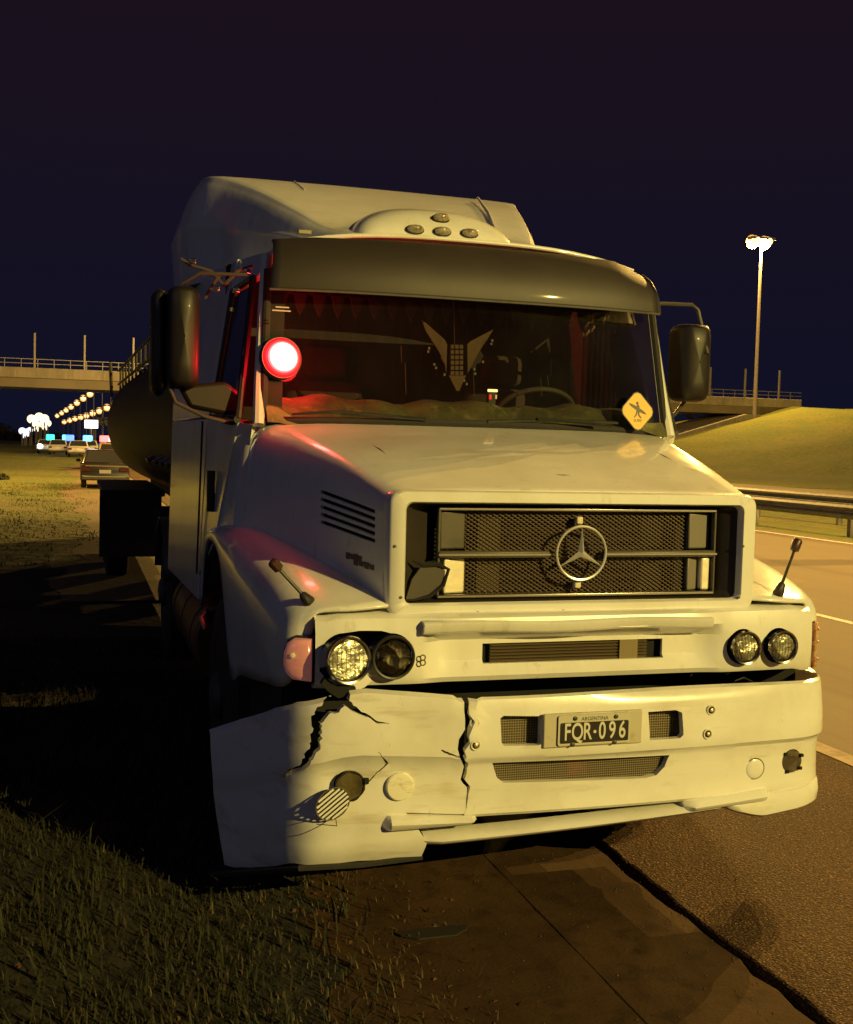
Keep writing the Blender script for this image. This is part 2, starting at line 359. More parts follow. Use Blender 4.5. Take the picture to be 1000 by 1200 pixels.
# ------------------------------------------------------------------ embankment and overpass
Yb = 124.0
b = MB(); rows = []
def emb(x, y):
    # trapezoid embankment along X for the bridge approach, cone end at x ~ 86
    top = 7.9; run = 56
    dx = max(0, 84-x); dy = max(0, (Yb-7)-y, y-(Yb+7)); d = math.hypot(dx*1.9, dy)
    h = top*max(0, 1-d/run)
    if d < 1: h = top
    return h
gx = lin(44, 130, 43)+[150, 180, 230, 300]; gy = lin(50, 140, 45)+[160, 190]
b.grid([[(x, y, emb(x, y)-.01 + (NZ.noise(Vector((x*.15, y*.15, 0)))*.35 if emb(x, y) > .3 else 0)) for x in gx] for y in gy])
tag(b.build('embankment', LAWN), kind='structure')
CONC = mat('concrete', (.30, .27, .22), .85, noise=[(.4, (.20, .18, .14), .42, .68, (1, 1, .3)), (4, (.36, .33, .27), .5, .7, (1, 1, .2))], bump=[('n', 5, .2, .05)])
GALV = mat('galvanised', (.30, .29, .27), .55, .5, noise=[(8, (.20, .19, .17), .45, .7, U)])
ov = root('overpass', (40, Yb, 0), 'concrete road overpass crossing the highway behind the truck', 'bridge')
mb = MB(); mb.box((-70, Yb-4, 6.75), (85.2, Yb+4, 8.0)); mb.build('deck', mat('deck_concrete', (.22, .19, .15), .85, noise=[(.3, (.15, .13, .10), .42, .68, (1, 1, .3))]), ov, smooth=False)
for sy in (-1, 1):
    mb = MB(); y0 = Yb+sy*4.15; mb.box((-70, y0-.2, 7.7), (85.2, y0+.2, 8.75)); mb.build('parapet', CONC, ov, smooth=False, bev=.03)
for xx in (-20, 1.5-12.2, 19, 40, 62):
    mb = MB(); mb.box((xx-.45, Yb-3, -.1), (xx+.45, Yb+3, 6.75)); mb.build('pier', CONC, ov, smooth=False, bev=.05)
mb = MB(); mb.hexa([(54, Yb-5, -.1), (79, Yb-5, -.1), (79, Yb+5, -.1), (54, Yb+5, -.1), (77, Yb-5, 6.7), (79, Yb-5, 6.7), (79, Yb+5, 6.7), (77, Yb+5, 6.7)]); mb.build('abutment_slope', CONC, ov, smooth=False)
rx = -70
proto = None
while rx < 86:
    if proto is None:
        mb = MB(); mb.box((rx-.09, Yb-4.35, 8.7), (rx+.09, Yb-4.17, 12.3)); proto = mb.build('fence_post', GALV, ov, smooth=False)
    else:
        c = proto.copy(); c.location.x += (rx+70); COL.objects.link(c)
    rx += 4.9
mb = MB()
for z in (9.15, 9.6): mb.box((-70, Yb-4.30, z), (85.2, Yb-4.24, z+.06))
xx = -70
while xx < 85:
    mb.box((xx-.03, Yb-4.29, 8.72), (xx+.03, Yb-4.25, 9.65)); xx += 1.6
mb.build('handrail', GALV, ov, smooth=False, kind='stuff')
# dark far ground rise and tree belt beyond the bridge
TREE = mat('far_foliage', (.030, .034, .014), .95, noise=[(.4, (.05, .05, .02), .45, .65, U)])
def belt(name, x0, x1, y, h, n, label, seed):
    rg = random.Random(seed); b = MB()
    for k in range(n):
        x = rg.uniform(x0, x1); yy = y+rg.uniform(-8, 8); z = rg.uniform(.2, 1)*h*(.6+.4*math.sin(x*.13)); s = rg.uniform(.5, 1.3)
        p = [Vector((x, yy, z))+Vector((rg.gauss(0, s), rg.gauss(0, s), rg.gauss(0, s*.6))) for _ in range(3)]; b.add(p, [(0, 1, 2)])
    o = b.build(name, TREE, smooth=False, recalc=False); return tag(o, label, 'trees', kind='stuff')
belt('tree_belt', -120, -8, 330, 9, 2600, 'dark belt of distant trees left of the highway', 3)
belt('tree_belt', 60, 260, 260, 13, 4200, 'dark belt of distant trees beyond the overpass', 4)

# ------------------------------------------------------------------ guardrails
def guardrail(x, y0, y1, ztop, label, double=False):
    g = root('guardrail', (x, (y0+y1)/2, 0), label, 'guardrail', 'guardrails in the median')
    prof = [(0, 0), (-.02, -.03), (-.07, -.06), (-.07, -.10), (-.015, -.14), (-.015, -.18), (-.07, -.22), (-.07, -.26), (-.02, -.29), (0, -.32)]
    mb = MB(); mb.grid([[(x+a, y, ztop+c) for a, c in prof] for y in lin(y0, y1, int((y1-y0)/4))]); mb.build('beam', GALV, g, sol=.004)
    pr = None; y = y0+.5
    while y < y1:
        if pr is None: mb = MB(); mb.box((x+.005, y-.06, -.02), (x+.13, y+.06, ztop-.02)); pr = mb.build('post', GALV, g, smooth=False); yy0 = y
        else:
            c = pr.copy(); c.location.y += y-yy0; COL.objects.link(c)
        y += 3.8
guardrail(14.75, 2, 118, .72, 'nearer steel guardrail along the edge of the highway')
guardrail(17.3, 2, 118, .80, 'farther steel guardrail at the foot of the grass embankment')

# ------------------------------------------------------------------ street lamps
BULB = mat('sodium_bulb', (1, .8, .4), .4, emit=(1.0, .66, .27), es=2.6)
GLOWDISC = mat('amber_bowl', (1, .5, .1), .4, emit=(1, .50, .12), es=.75)  # orange glow fringe round the bulbs, drawn as an emitting disc
POLE = mat('lamp_pole', (.30, .27, .24), .5, .3, noise=[(4, (.22, .19, .16), .45, .7, U)])
def lamp(x, y, h, head, label, energy=0, arms=2, arm=1.3, r=.13, group='street lamps along the highway', adir=(1, 0), parts=True, zb=0, radius=.18, lcol=None, spot=None):
    L = root('street_lamp', (x, y, zb), label, 'street lamp', group)
    mb = MB(); mb.tube([(x, y, zb), (x, y, zb+.3), (x, y, zb+h)], [r*1.5, r, r*.55], 8); mb.build('pole', POLE, L)
    dirs = [1, -1][:arms]
    for s_ in dirs:
        ex, ey = x+adir[0]*s_*arm, y+adir[1]*s_*arm
        mb = MB(); mb.tube([(x, y, zb+h-.4), (x+(ex-x)*.5, y+(ey-y)*.5, zb+h+.1), (ex, ey, zb+h+.12)], .05, 6); mb.build('arm', POLE, L)
        hd = MB(); hd.cbox((ex, ey, zb+h+.15), (head*1.2, head*.8, .16+head*.12)); ho = hd.build('lamp_head', POLE, L, bev=.04)
        bl = MB(); bl.lathe([(0, -head*.50), (head*.28, -head*.42), (head*.44, -head*.2), (head*.48, 0), (head*.40, head*.2), (0, head*.36)], Matrix.Translation((ex, ey, zb+h-.02)), 14); bl.build('bulb', BULB, ho)
        bl = MB(); bl.lathe([(0, 0), (head*.60, .02), (head*.64, .06), (0, .08)], Matrix.Translation((ex, ey+head*.5, zb+h-head*.12)) @ Matrix.Rotation(math.radians(-90), 4, 'X'), 16); bl.build('amber_bowl', GLOWDISC, ho)
        if energy:
            ld = bpy.data.lights.new('lamp_light', 'SPOT' if spot else 'POINT'); ld.energy = energy; ld.color = lcol or SODIUM
            if spot: ld.spot_size = spot; ld.spot_blend = .25; ld.shadow_soft_size = radius*1.7
            lo = bpy.data.objects.new('lamp_light', ld); COL.objects.link(lo); lo.location = (ex, ey, zb+h-.25-head*.55); lo.parent = L; lo.matrix_parent_inverse = parent_inv(L)
    return L
E_MAIN = 26000
lamp(14.6, -22.5, 12, .45, 'tall street lamp ahead of the truck on the roadside', E_MAIN*1.45, arms=1, arm=1.5, adir=(-1, 0), lcol=(1.0, .75, .205))
lamp(16.0, 12.5, 13, .45, 'tall street lamp in the median beside the truck', E_MAIN*.40, arms=2)
lamp(-12.5, 40, 12, .45, 'full cut-off street lamp on the grass verge left of the highway', E_MAIN*.75, arms=1, arm=1.5, spot=math.radians(128))  # added out of view for the far grass, cone kept off the truck
lamp(16.0, 50, 12, .45, 'tall street lamp in the median behind the truck', E_MAIN*1.1, arms=2)
lamp(16.0, 88, 12, .45, 'tall street lamp in the median close to the overpass', E_MAIN*.9, arms=2)
# the high twin lamp seen beyond the overpass rail
pc = at(893, 281, 1, Yb-4.8)
lamp(pc.x, pc.y, pc.z-.01, 1.35, 'tall twin-headed street lamp standing by the right end of the overpass', E_MAIN*1.9, arms=2, arm=.85, r=.27, radius=.6, group=None)
# the row of lamps receding under the bridge
for i, (px, py) in enumerate([(130, 438), (120, 446), (110, 453), (101.5, 459), (94, 464.5), (87, 470), (80.5, 475), (75, 479), (70, 482.5), (65, 486)]):
    p = at(px, py, 2, 10.2); lamp(p.x, p.y, 10, .92+.05*i, ('nearest', 'second', 'third', 'fourth', 'fifth', 'sixth', 'seventh', 'eighth', 'ninth', 'farthest')[i]+' street lamp of the upper receding row seen under the overpass', 0, arms=1, arm=.6, r=.10, group='lamps receding under the overpass')
for i, (px, py) in enumerate([(141, 466), (130, 471), (121, 475), (112.5, 479), (105, 482), (98, 485), (91.5, 487), (85, 489), (79, 491), (73, 493)]):
    p = at(px, py, 2, 7.0); lamp(p.x, p.y, 6.8, .85+.05*i, ('nearest', 'second', 'third', 'fourth', 'fifth', 'sixth', 'seventh', 'eighth', 'ninth', 'farthest')[i]+' street lamp of the lower receding row seen under the overpass', 0, arms=1, arm=.6, r=.10, group='lamps receding under the overpass')
# distant flood lamps
FK = -1
for px, py, sz, c in ((37, 491, .75, 0), (42, 496, .7, 0), (46, 489, .8, 0), (52, 491, .8, 0), (56, 496, .6, 0), (48, 497, .7, 0), (53, 501, .5, 0), (43, 503, .45, 0), (26, 505, .6, 1), (31, 507, .7, 1), (35, 504, .5, 1), (29, 511, .4, 1)):
    FK += 1; p = at(px, py, 1, 200); f = root('floodlight', (p.x, p.y, 0), 'distant '+('warm' if c == 0 else 'cold white')+' floodlight on a mast, '+('leftmost of the cluster','low in the blaze','highest of the cluster','right of the highest one','rightmost of the cluster','in the middle of the blaze','right and low in the blaze','just under the middle','far left beside the dark trees','next to the dark trees','between the trees and the blaze','lowest one by the trees')[FK], 'floodlight', 'floodlights far down the highway')
    mb = MB(); mb.tube([(p.x, p.y, 0), (p.x, p.y, p.z)], .15, 6); mb.build('mast', POLE, f)
    mb = MB(); mb.lathe([(0, -sz*.2), (sz*.7, -sz*.15), (sz, 0), (sz*.6, sz*.2), (0, sz*.25)], Matrix.Translation(p) @ Matrix.Rotation(math.pi/2, 4, 'X'), 12)
    mb.build('lamp_head', mat('flood_warm', (1, .9, .7), .5, emit=(1, .78, .48), es=1.9) if c == 0 else mat('flood_white', (1, 1, 1), .5, emit=(.85, .88, 1), es=1.5), f)

# ------------------------------------------------------------------ cars
CARP = mat('dark_car_paint', (.030, .020, .016), .3, coat=.6)
YEL = mat('yellow_car_paint', (.55, .42, .04), .35, coat=.4)
WCAR = mat('pale_car_paint', (.5, .5, .5), .35, coat=.4)
TAIL = mat('tail_lamp_red', (.09, .012, .008), .25, coat=.5)
CG = mat('car_glass', (.03, .03, .032), .06, spec=.8)
PLW = mat('plate_white', (.6, .6, .58), .5)
def car(x, y, w, l, h, paint, label, group=None, glassm=CG, rz=0):
    c = root('car', (0, 0, 0), label, 'car', group)
    hw = w/2
    # lower body: side profile (y from rear 0 to l), lofted across the width
    prof = [(0.0, .30), (-.03, .48), (0.02, .62), (.04, .86), (.55, .92), (1.25, .93), (l-1.35, .90), (l-.12, .74), (l, .52), (l-.02, .28)]
    prof = [(a, z*h/1.42) for a, z in prof]
    mb = MB()
    for sx in (-1, 1): pass
    rows = []
    for t, ins in ((-1, .06), (-.97, 0.015), (-.6, 0), (0, -.01), (.6, 0), (.97, .015), (1, .06)):
        rows.append([(hw*t, a+(ins if a < l/2 else -ins), z-(ins*.4 if z > .6 else 0)) for a, z in prof])
    mb.grid(rows, closed=True); n = len(prof); mb.f.append(tuple(range(n))); mb.mi.append(0); mb.f.append(tuple(range((len(rows)-1)*n, len(rows)*n))[::-1]); mb.mi.append(0)
    bd = mb.build('body', paint, c, bev=.02)
    # greenhouse
    z0, z1 = .90*h/1.42, h
    def gh(dz, k): return
    base = [(-hw+.05, .38, z0), (hw-.05, .38, z0), (hw-.05, l-1.25, z0), (-hw+.05, l-1.25, z0)]
    topp = [(-hw+.20, .92, z1-.03), (hw-.20, .92, z1-.03), (hw-.20, l-2.05, z1-.02), (-hw+.20, l-2.05, z1-.02)]
    mb = MB(); mb.hexa(base+topp); mb.build('roof', paint, c, bev=.05)
    def pane(a, b_, c_, d, nm, m, off):
        q0 = [Vector(v) for v in (a, b_, c_, d)]; ctr = sum(q0, Vector())/4
        q1 = [ctr+(v-ctr)*.86 for v in q0]; nrm = (q1[1]-q1[0]).cross(q1[2]-q1[0]).normalized()
        if nrm.dot(ctr-Vector((0, l/2, z0))) < 0: nrm = -nrm
        m_ = MB(); m_.hexa([v-nrm*.01 for v in q1]+[v+nrm*off for v in q1]); m_.build(nm, m, c, smooth=False)
    pane(base[0], base[1], topp[1], topp[0], 'rear_window', glassm, .006)
    pane(base[1], base[2], topp[2], topp[1], 'side_window', CG, .006); pane(base[3], base[0], topp[0], topp[3], 'side_window', CG, .006)
    pane(base[2], base[3], topp[3], topp[2], 'windscreen', CG, .006)
    for sx in (-1, 1):
        mb = MB(); mb.cbox((sx*(hw-.19), -.005, .70*h/1.42), (.32, .07, .15)); mb.build('tail_light', TAIL, c, bev=.015)
        mb = MB(); mb.cbox((sx*(hw+.07), l-1.55, .97*h/1.42), (.16, .10, .12)); mb.build('door_mirror', BLACK, c, bev=.02)
        for yy in (.75, l-.8):
            wh = node('wheel', c)
            mb = MB(); mb.lathe([(.0, -.09), (.2, -.09), (.30, -.085), (.31, -.05), (.31, .05), (.30, .085), (.2, .09), (0, .09)], Matrix.Translation((sx*(hw-.12), yy, .31)) @ Matrix.Rotation(math.pi/2, 4, 'Y'), 18); mb.build('tyre', RUBBER, wh)
            mb = MB(); mb.lathe([(0, -.10), (.18, -.095), (.19, 0), (.18, .095), (0, .10)], Matrix.Translation((sx*(hw-.12), yy, .31)) @ Matrix.Rotation(math.pi/2, 4, 'Y'), 14); mb.build('rim', DCHROME, wh)
    mb = MB(); mb.cbox((0, -.055, .40*h/1.42), (w*.94, .12, .16)); mb.build('rear_bumper', GREY, c, bev=.03)
    mb = MB(); mb.cbox((0, -.12, .445*h/1.42), (w*.86, .02, .03)); mb.build('bumper_strip', mat('bumper_chrome', (.5, .45, .36), .35, .6), c, bev=.006)
    mb = MB(); mb.cbox((0, -.02, .82*h/1.42), (w*.8, .03, .025)); mb.build('boot_trim', mat('boot_trim_m', (.45, .36, .25), .4, .4), c)
    mb = MB(); mb.cbox((0, -.03, .62*h/1.42), (.40, .02, .13)); mb.build('number_plate', PLW, c, bev=.004)
    c.location = (x, y, 0); c.rotation_euler = (0, 0, rz)
    return c
p1 = at(120, 572, 2, 0)
car(-1.02, 37.6, 1.68, 4.1, 1.40, CARP, 'dark old sedan parked on the dirt track behind the tank trailer', glassm=mat('bright_glass', (.05, .05, .055), .15, spec=.8))
pz = at(134, 520, 1, 60); car(-.10, 62, 1.75, 4.3, 1.50, YEL, 'yellow-roofed car standing on the road edge beyond the dark sedan')
def police(px, y, label, cl, paint=WCAR):
    p = at(px, 516, 1, y); c = car(p.x, y, 1.8, 4.4, 1.5, paint, label)
    for k, col_ in enumerate(cl):
        mb = MB(); mb.cbox((-.75+.75*k*2/max(1, len(cl)-1) if len(cl) > 1 else 0, 1.6, 1.68), (.75, .5, .55)); o = mb.build('beacon_light', mat('flash_%d_%d' % (int(px), k), col_, .4, emit=col_, es=3.5), c, bev=.08); o.matrix_parent_inverse = Matrix.Identity(4)
    return c
police(68, 112, 'distant emergency car with green and cyan roof lights left of the highway', [(.02, .9, .55), (.1, .8, .9)])
police(92, 100, 'distant police car with blue roof lights nearer the middle of the traffic', [(.05, .15, 1), (.08, .35, 1)])
police(104, 108, 'distant police car with a single bright blue roof light', [(.06, .3, 1)])
police(134, 92, 'distant emergency car with white and red roof lights behind the yellow car', [(1, .12, .14), (1, .55, .6), (.1, .7, 1)])
for px, y, lab in ((68, 118, 'distant oncoming car with headlights lit, left of the police cars'), (83, 126, 'distant oncoming car with headlights lit, between the police cars')):
    p = at(px, 516, 1, y); c = car(p.x-1.2, y, 1.8, 4.4, 1.45, WCAR, lab)
    for sx in (-.55, .55):
        mb = MB(); mb.lathe([(0, -.1), (.16, -.07), (.24, 0)], Matrix.Translation((sx, -.06, .75)) @ Matrix.Rotation(math.pi/2, 4, 'X') @ Matrix.Rotation(math.pi, 4, 'X'), 12); o = mb.build('headlight', mat('headlight_on', (1, 1, 1), .4, emit=(.9, .95, 1), es=14), c); o.matrix_parent_inverse = Matrix.Identity(4)
# lit box sign on a gantry
p = at(107, 497, 1, 134)
g = root('lit_sign', (p.x, 134, 0), 'distant bright white rectangular sign panel beneath the far lamps', 'sign')
mb = MB(); mb.cbox((p.x, 134, p.z), (1.5, .2, .95)); mb.build('panel', mat('sign_lit', (1, 1, 1), .5, emit=(.85, .85, 1), es=3.5), g, bev=.05)
mb = MB(); mb.tube([(p.x, 134.2, 0), (p.x, 134.2, p.z)], .08, 6); mb.build('post', POLE, g)
p = at(128, 494, 1, 170)
g = root('road_gantry', (p.x, 170, 0), 'distant dark road gantry with pale lettering board right of the lit sign', 'gantry')
mb = MB(); mb.cbox((p.x+.3, 170, p.z), (4.2, .25, 1.2)); mb.build('board', mat('gantry_board', (.35, .38, .36), .6, noise=[(1.2, (.05, .06, .06), .45, .55, (2, 1, 4))]), g)
for s_ in (-2, 2.6):
    mb = MB(); mb.tube([(p.x+s_, 170.2, 0), (p.x+s_, 170.2, p.z)], .12, 6); mb.build('post', POLE, g)
# dark bush lump at the left edge
b = MB(); rg = random.Random(8)
for k in range(700):
    a = rg.uniform(0, 6.28); r = rg.random()**.5; x = -5.35+r*.75*math.cos(a); y = 45+r*.6*math.sin(a); z = .02+rg.uniform(0, .32)*(1-r*r)
    s = .07; p3 = [Vector((x, y, z))+Vector((rg.gauss(0, s), rg.gauss(0, s), rg.gauss(0, s))) for _ in range(3)]; b.add(p3, [(0, 1, 2)])
tag(b.build('low_bush', TREE, smooth=False, recalc=False), 'low dark bush on the lit grass at the left edge', 'bush')

# ================================================================== THE TRUCK
T = root('truck', (0, 2.4, 0), 'white bonneted tractor truck with a cracked front bumper parked half on the shoulder', 'truck')
cr = lambda P0, P1, P2, P3, t: .5*((2*P1)+(-P0+P2)*t+(2*P0-5*P1+4*P2-P3)*t*t+(-P0+3*P1-3*P2+P3)*t**3)
def spline(pts, n):  # resample catmull-rom through pts (tuples) -> n per segment
    A = [np.array(p, float) for p in pts]; A = [2*A[0]-A[1]]+A+[2*A[-1]-A[-2]]; out = []
    for i in range(1, len(A)-2):
        for k in range(n): out.append(cr(A[i-1], A[i], A[i+1], A[i+2], k/n))
    out.append(A[-2]); return out
def surf(cols, nu=4, nv=4):
    a = [spline(c, nv) for c in cols]; m = len(a[0]); rows = []
    for j in range(m): rows.append(spline([c[j] for c in a], nu))
    return [[tuple(p) for p in r] for r in rows]

# ---- bonnet
def mir(h): return [(-x, y, z) for x, y, z in h[::-1]][:-1] + h
secs = [
 mir([(0, .135, 1.652), (.35, .135, 1.650), (.62, .135, 1.645), (.735, .137, 1.636), (.782, .14, 1.60), (.790, .145, 1.50), (.793, .15, 1.35), (.796, .155, 1.19)]),
 mir([(0, .20, 1.672), (.35, .20, 1.670), (.63, .20, 1.664), (.75, .20, 1.653), (.797, .20, 1.615), (.803, .21, 1.51), (.81, .21, 1.36), (.815, .21, 1.20)]),
 mir([(0, .70, 1.805), (.38, .70, 1.800), (.68, .70, 1.790), (.81, .70, 1.777), (.885, .70, 1.752), (.925, .70, 1.64), (.95, .70, 1.45), (.965, .70, 1.25)]),
 mir([(0, 1.46, 1.935), (.42, 1.46, 1.933), (.76, 1.46, 1.925), (.93, 1.46, 1.912), (1.06, 1.46, 1.895), (1.125, 1.46, 1.79), (1.155, 1.46, 1.55), (1.18, 1.46, 1.30)])]
mb = MB(); mb.grid(surf(secs, 6, 3)); bon = mb.build('bonnet', PAINT, T, ang=60)
# louvres: five slots in the bonnet's left side, as cut recess with dark behind
def side_pt(px, py, xs=None):
    # hit the bonnet side plane (leaning) by iteration: x = -(.803+(y-.2)*.115) roughly with z lean
    p = at(px, py, 1, .45)
    for _ in range(12):
        x = -(.800+(p.y-.2)*.215+(1.6-p.z)*(.03+.12*max(0, p.y-.2))); p = at(px, py, 0, x)
    return p
bt = bvh(bon); cutters = []; lv = []
for k in range(5):
    a, na = hit(bt, 378, 576+k*8.8); b_, nb = hit(bt, 441.5, 600+k*8.6); lv.append((a, b_)); n_ = (na+nb).normalized(); u = (b_-a).normalized(); h = u.cross(n_).normalized()*.0075
    mb = MB(); mb.hexa([a-n_*.06-h, b_-n_*.06-h, b_+n_*.06-h, a+n_*.06-h, a-n_*.06+h, b_-n_*.06+h, b_+n_*.06+h, a+n_*.06+h]); cutters.append(mb.build('c', BLACK, None, smooth=False))
bon.modifiers.new('t', 'SOLIDIFY').thickness = .015; bon.modifiers['t'].offset = 0
cut(bon, cutters)
for a, b_ in lv:
    mb = MB(); i_ = Vector((.035, 0, 0)); w_ = Vector((.008, 0, 0)); h = Vector((0, 0, .022))
    mb.hexa([a+i_-h, b_+i_-h, b_+i_+w_-h, a+i_+w_-h, a+i_+h, b_+i_+h, b_+i_+w_+h, a+i_+w_+h]); mb.build('louvre', BLACK, T, smooth=False)
bd = node('side_badge', T)
for x0, y0, x1, y1 in ((408, 651, 427, 655), (417, 658, 442, 666)):
    for i in range(4):
        p0, n0 = hit(bt, x0+(x1-x0)*i/4, y0+(y1-y0)*i/4); p1, n1 = hit(bt, x0+(x1-x0)*(i+.8)/4, y0+(y1-y0)*(i+.8)/4); o_ = n0*.010; h = Vector((0, 0, .010 if i % 2 else .013))
        mb = MB(); mb.hexa([p0+o_-h, p1+o_-h, p1-o_*.3-h, p0-o_*.3-h, p0+o_+h+Vector((0, .006, 0)), p1+o_+h, p1-o_*.3+h, p0-o_*.3+h]); mb.build('badge_letter', mat('badge_tan', (.10, .07, .05), .4), bd, smooth=False)
# seams on the bonnet top + washer jets
def bon_z(x, y):
    k = [(.135, 1.65), (.2, 1.67), (.7, 1.802), (1.46, 1.934)]
    for (a, za), (b_, zb) in zip(k, k[1:]):
        if a <= y <= b_: return za+(zb-za)*(y-a)/(b_-a)
    return 1.93
for s_ in (-1, 1):
    mb = MB(); pts = []
    for k in range(13):
        y = .36+1.09*k/12; x = s_*(.655+.062*(y-.36)*1.2); pts.append((x, y, bon_z(x, y)-.0115+(-.004 if s_ else 0)))
    mb.tube([(x, y, z+.008) for x, y, z in pts], .0062, 6); mb.build('bonnet_seam', VOIDBLACK, T)
mb = MB(); mb.tube([(-.03, .33, 1.712), (.0, .325, 1.712), (.07, .33, 1.708)], .006, 6); mb.build('washer_jet', BLACK, T)

# ---- grille surround (rounded ring) and grille
o_r = rrect(-.802, .778, 1.172, 1.655, .055, 6); i_r = rrect(-.735, .705, 1.222, 1.606, .028, 6)
mb = MB(); n = len(o_r)
rings = [[(x, .205, z) for x, z in o_r], [(x, .108, z) for x, z in o_r], [(x*.985-.0, .092, 1.414+(z-1.414)*.975) for x, z in o_r], [(x*1.01, .090, 1.414+(z-1.414)*1.03) for x, z in i_r], [(x, .10, z) for x, z in i_r], [(x*.985, .26, 1.414+(z-1.414)*.97) for x, z in i_r]]
mb.grid(rings, closed=True); mb.build('grille_surround', PAINT, T, ang=50)
mb = MB(); n = len(i_r)
mb.grid([[(x, .125, z) for x, z in i_r], [(x*.93, .165, 1.414+(z-1.414)*.94) for x, z in i_r], [(x*.87+.018, .20, 1.414+(z-1.414)*.93) for x, z in i_r], [(x*.86+.018, .31, 1.414+(z-1.414)*.92) for x, z in i_r]], closed=True)
mb.build('grille_tray', mat('tray_brown', (.018, .013, .010), .5, noise=[(6, (.028, .022, .016), .45, .7, U)]), T)
mb = MB(); mb.box((-.72, .33, 1.20), (.70, .35, 1.62)); mb.build('radiator_screen', VOIDBLACK, T, smooth=False)
gr = node('grille', T)
ct = lambda px, py, y=.17: aty(px, py, y)
x0, x1 = -.592, .618; z0, z1 = 1.243, 1.583
# outer trim bars
for nm, (a, b_) in (('trim_bar', ((x0, z1), (x1, z1))), ('trim_bar', ((x0, z0), (x1, z0)))):
    mb = MB(); mb.box((a[0], .145, a[1]-.007), (b_[0], .175, a[1]+.007)); mb.build(nm, DCHROME if a[1] > 1.4 else DCHROME, gr, bev=.004)
for xx in (x0+.004, x1-.004):
    mb = MB(); mb.box((xx-.005, .147, z0), (xx+.005, .175, z1)); mb.build('trim_bar', FRAMEG, gr, bev=.003)
# cross bar, in two halves, cut off by the star
for a, b_ in ((x0, -.118), (.108, x1)):
    mb = MB(); mb.box((a, .138, 1.392), (b_, .170, 1.420)); mb.build('cross_bar', FRAMEG, gr, bev=.008)
    mb = MB(); mb.box((a, .134, 1.402), (b_, .1365, 1.409)); mb.build('bar_highlight', DCHROME, gr, smooth=False)  # thin dull chrome strip along the cross bar
# end panels: four plates, the lower left one bare shiny metal
for a, b_, c, d, m in ((x0+.01, -.470, 1.424, z1-.01, FRAMEG), (x0+.03, -.468, z0+.008, 1.390, mat('bare_metal', (.95, .88, .68), .35, .35, bump=[('n', 9, .25, .03)])), (.498, x1-.01, 1.424, z1-.01, mat('light_grey_plastic', (.19, .175, .15), .45)), (.498, x1-.06, z0+.008, 1.390, mat('light_grey_plastic', (.19, .175, .15), .45))):
    mb = MB(); mb.hexa([(a, .160, c), (b_, .185, c), (b_, .20, c), (a, .20, c), (a, .160, d), (b_, .185, d), (b_, .20, d), (a, .20, d)]); mb.build('end_panel', m, gr, bev=.008)
mb = MB(); mb.box((.560, .158, z0+.01), (.600, .20, 1.390)); mb.build('end_strip', mat('bare_metal', (.85, .78, .60), .22, 1), gr, bev=.008)
# expanded metal mesh
mb = MB(); MX0, MX1, MZ0, MZ1 = -.470, .500, z0+.006, z1-.006; w = .0021
pitch = .0260; sl = .62
def clipseg(p, q):
    (ax, az), (bx, bz) = p, q; t0, t1 = 0, 1
    for pv, dv, lo, hi in ((ax, bx-ax, MX0, MX1), (az, bz-az, MZ0, MZ1)):
        if abs(dv) < 1e-9: continue
        ta, tb = (lo-pv)/dv, (hi-pv)/dv; ta, tb = min(ta, tb), max(ta, tb); t0, t1 = max(t0, ta), min(t1, tb)
    return (t0, t1) if t0 < t1 else None
for s_ in (-1, 1):
    c0 = -1.2
    while c0 < 1.2:
        H = .5; p = (c0-H/sl*s_ if s_ > 0 else c0+H/sl, MZ0-.08); 
        p = (c0-.6*s_, MZ0-.1); q_ = (c0+.6*s_, MZ0-.1+1.2*sl)
        r = clipseg(p, q_)
        if r:
            P0 = Vector((p[0]+(q_[0]-p[0])*r[0], .186, p[1]+(q_[1]-p[1])*r[0])); P1 = Vector((p[0]+(q_[0]-p[0])*r[1], .186, p[1]+(q_[1]-p[1])*r[1]))
            d = (P1-P0).normalized(); nn = Vector((-d.z, 0, d.x))*w; yy = Vector((0, .003*s_, 0)); th = Vector((0, .0035, 0))
            mb.hexa([P0-nn+yy, P1-nn+yy, P1+nn+yy, P0+nn+yy, P0-nn+yy+th, P1-nn+yy+th, P1+nn+yy+th, P0+nn+yy+th])
        c0 += pitch
o = mb.build('mesh_screen', mat('mesh_metal', (.085, .060, .042), .45, .4), gr, smooth=False, recalc=False); o['kind'] = 'stuff'
# louvre slats and pale blocks behind the mesh
for k in range(9):
    for a, b_ in ((-.31, -.02), (.02, .30)):
        mb = MB(); z = z0+.02+k*.038; mb.hexa([(a, .225, z), (b_, .225, z), (b_, .245, z+.010), (a, .245, z+.010), (a, .225, z+.004), (b_, .225, z+.004), (b_, .245, z+.014), (a, .245, z+.014)]); mb.build('slat', mat('slat_brown', (.070, .042, .028), .5), gr, smooth=False)
TANB = mat('tan_plate', (.20, .155, .075), .6)
for a, b_, c, d in ((-.405, -.312, 1.25, 1.565), (.312, .405, 1.25, 1.37), (.312, .405, 1.43, 1.555)):
    mb = MB(); mb.prism([(a, c), (b_, c), (b_, d-.03), (b_-.03, d), (a+.02, d), (a, d-.02)], Matrix.Translation((0, .235, 0)) @ Matrix.Rotation(math.pi/2, 4, 'X'), .012); mb.build('bracket_plate', TANB, gr, smooth=False)
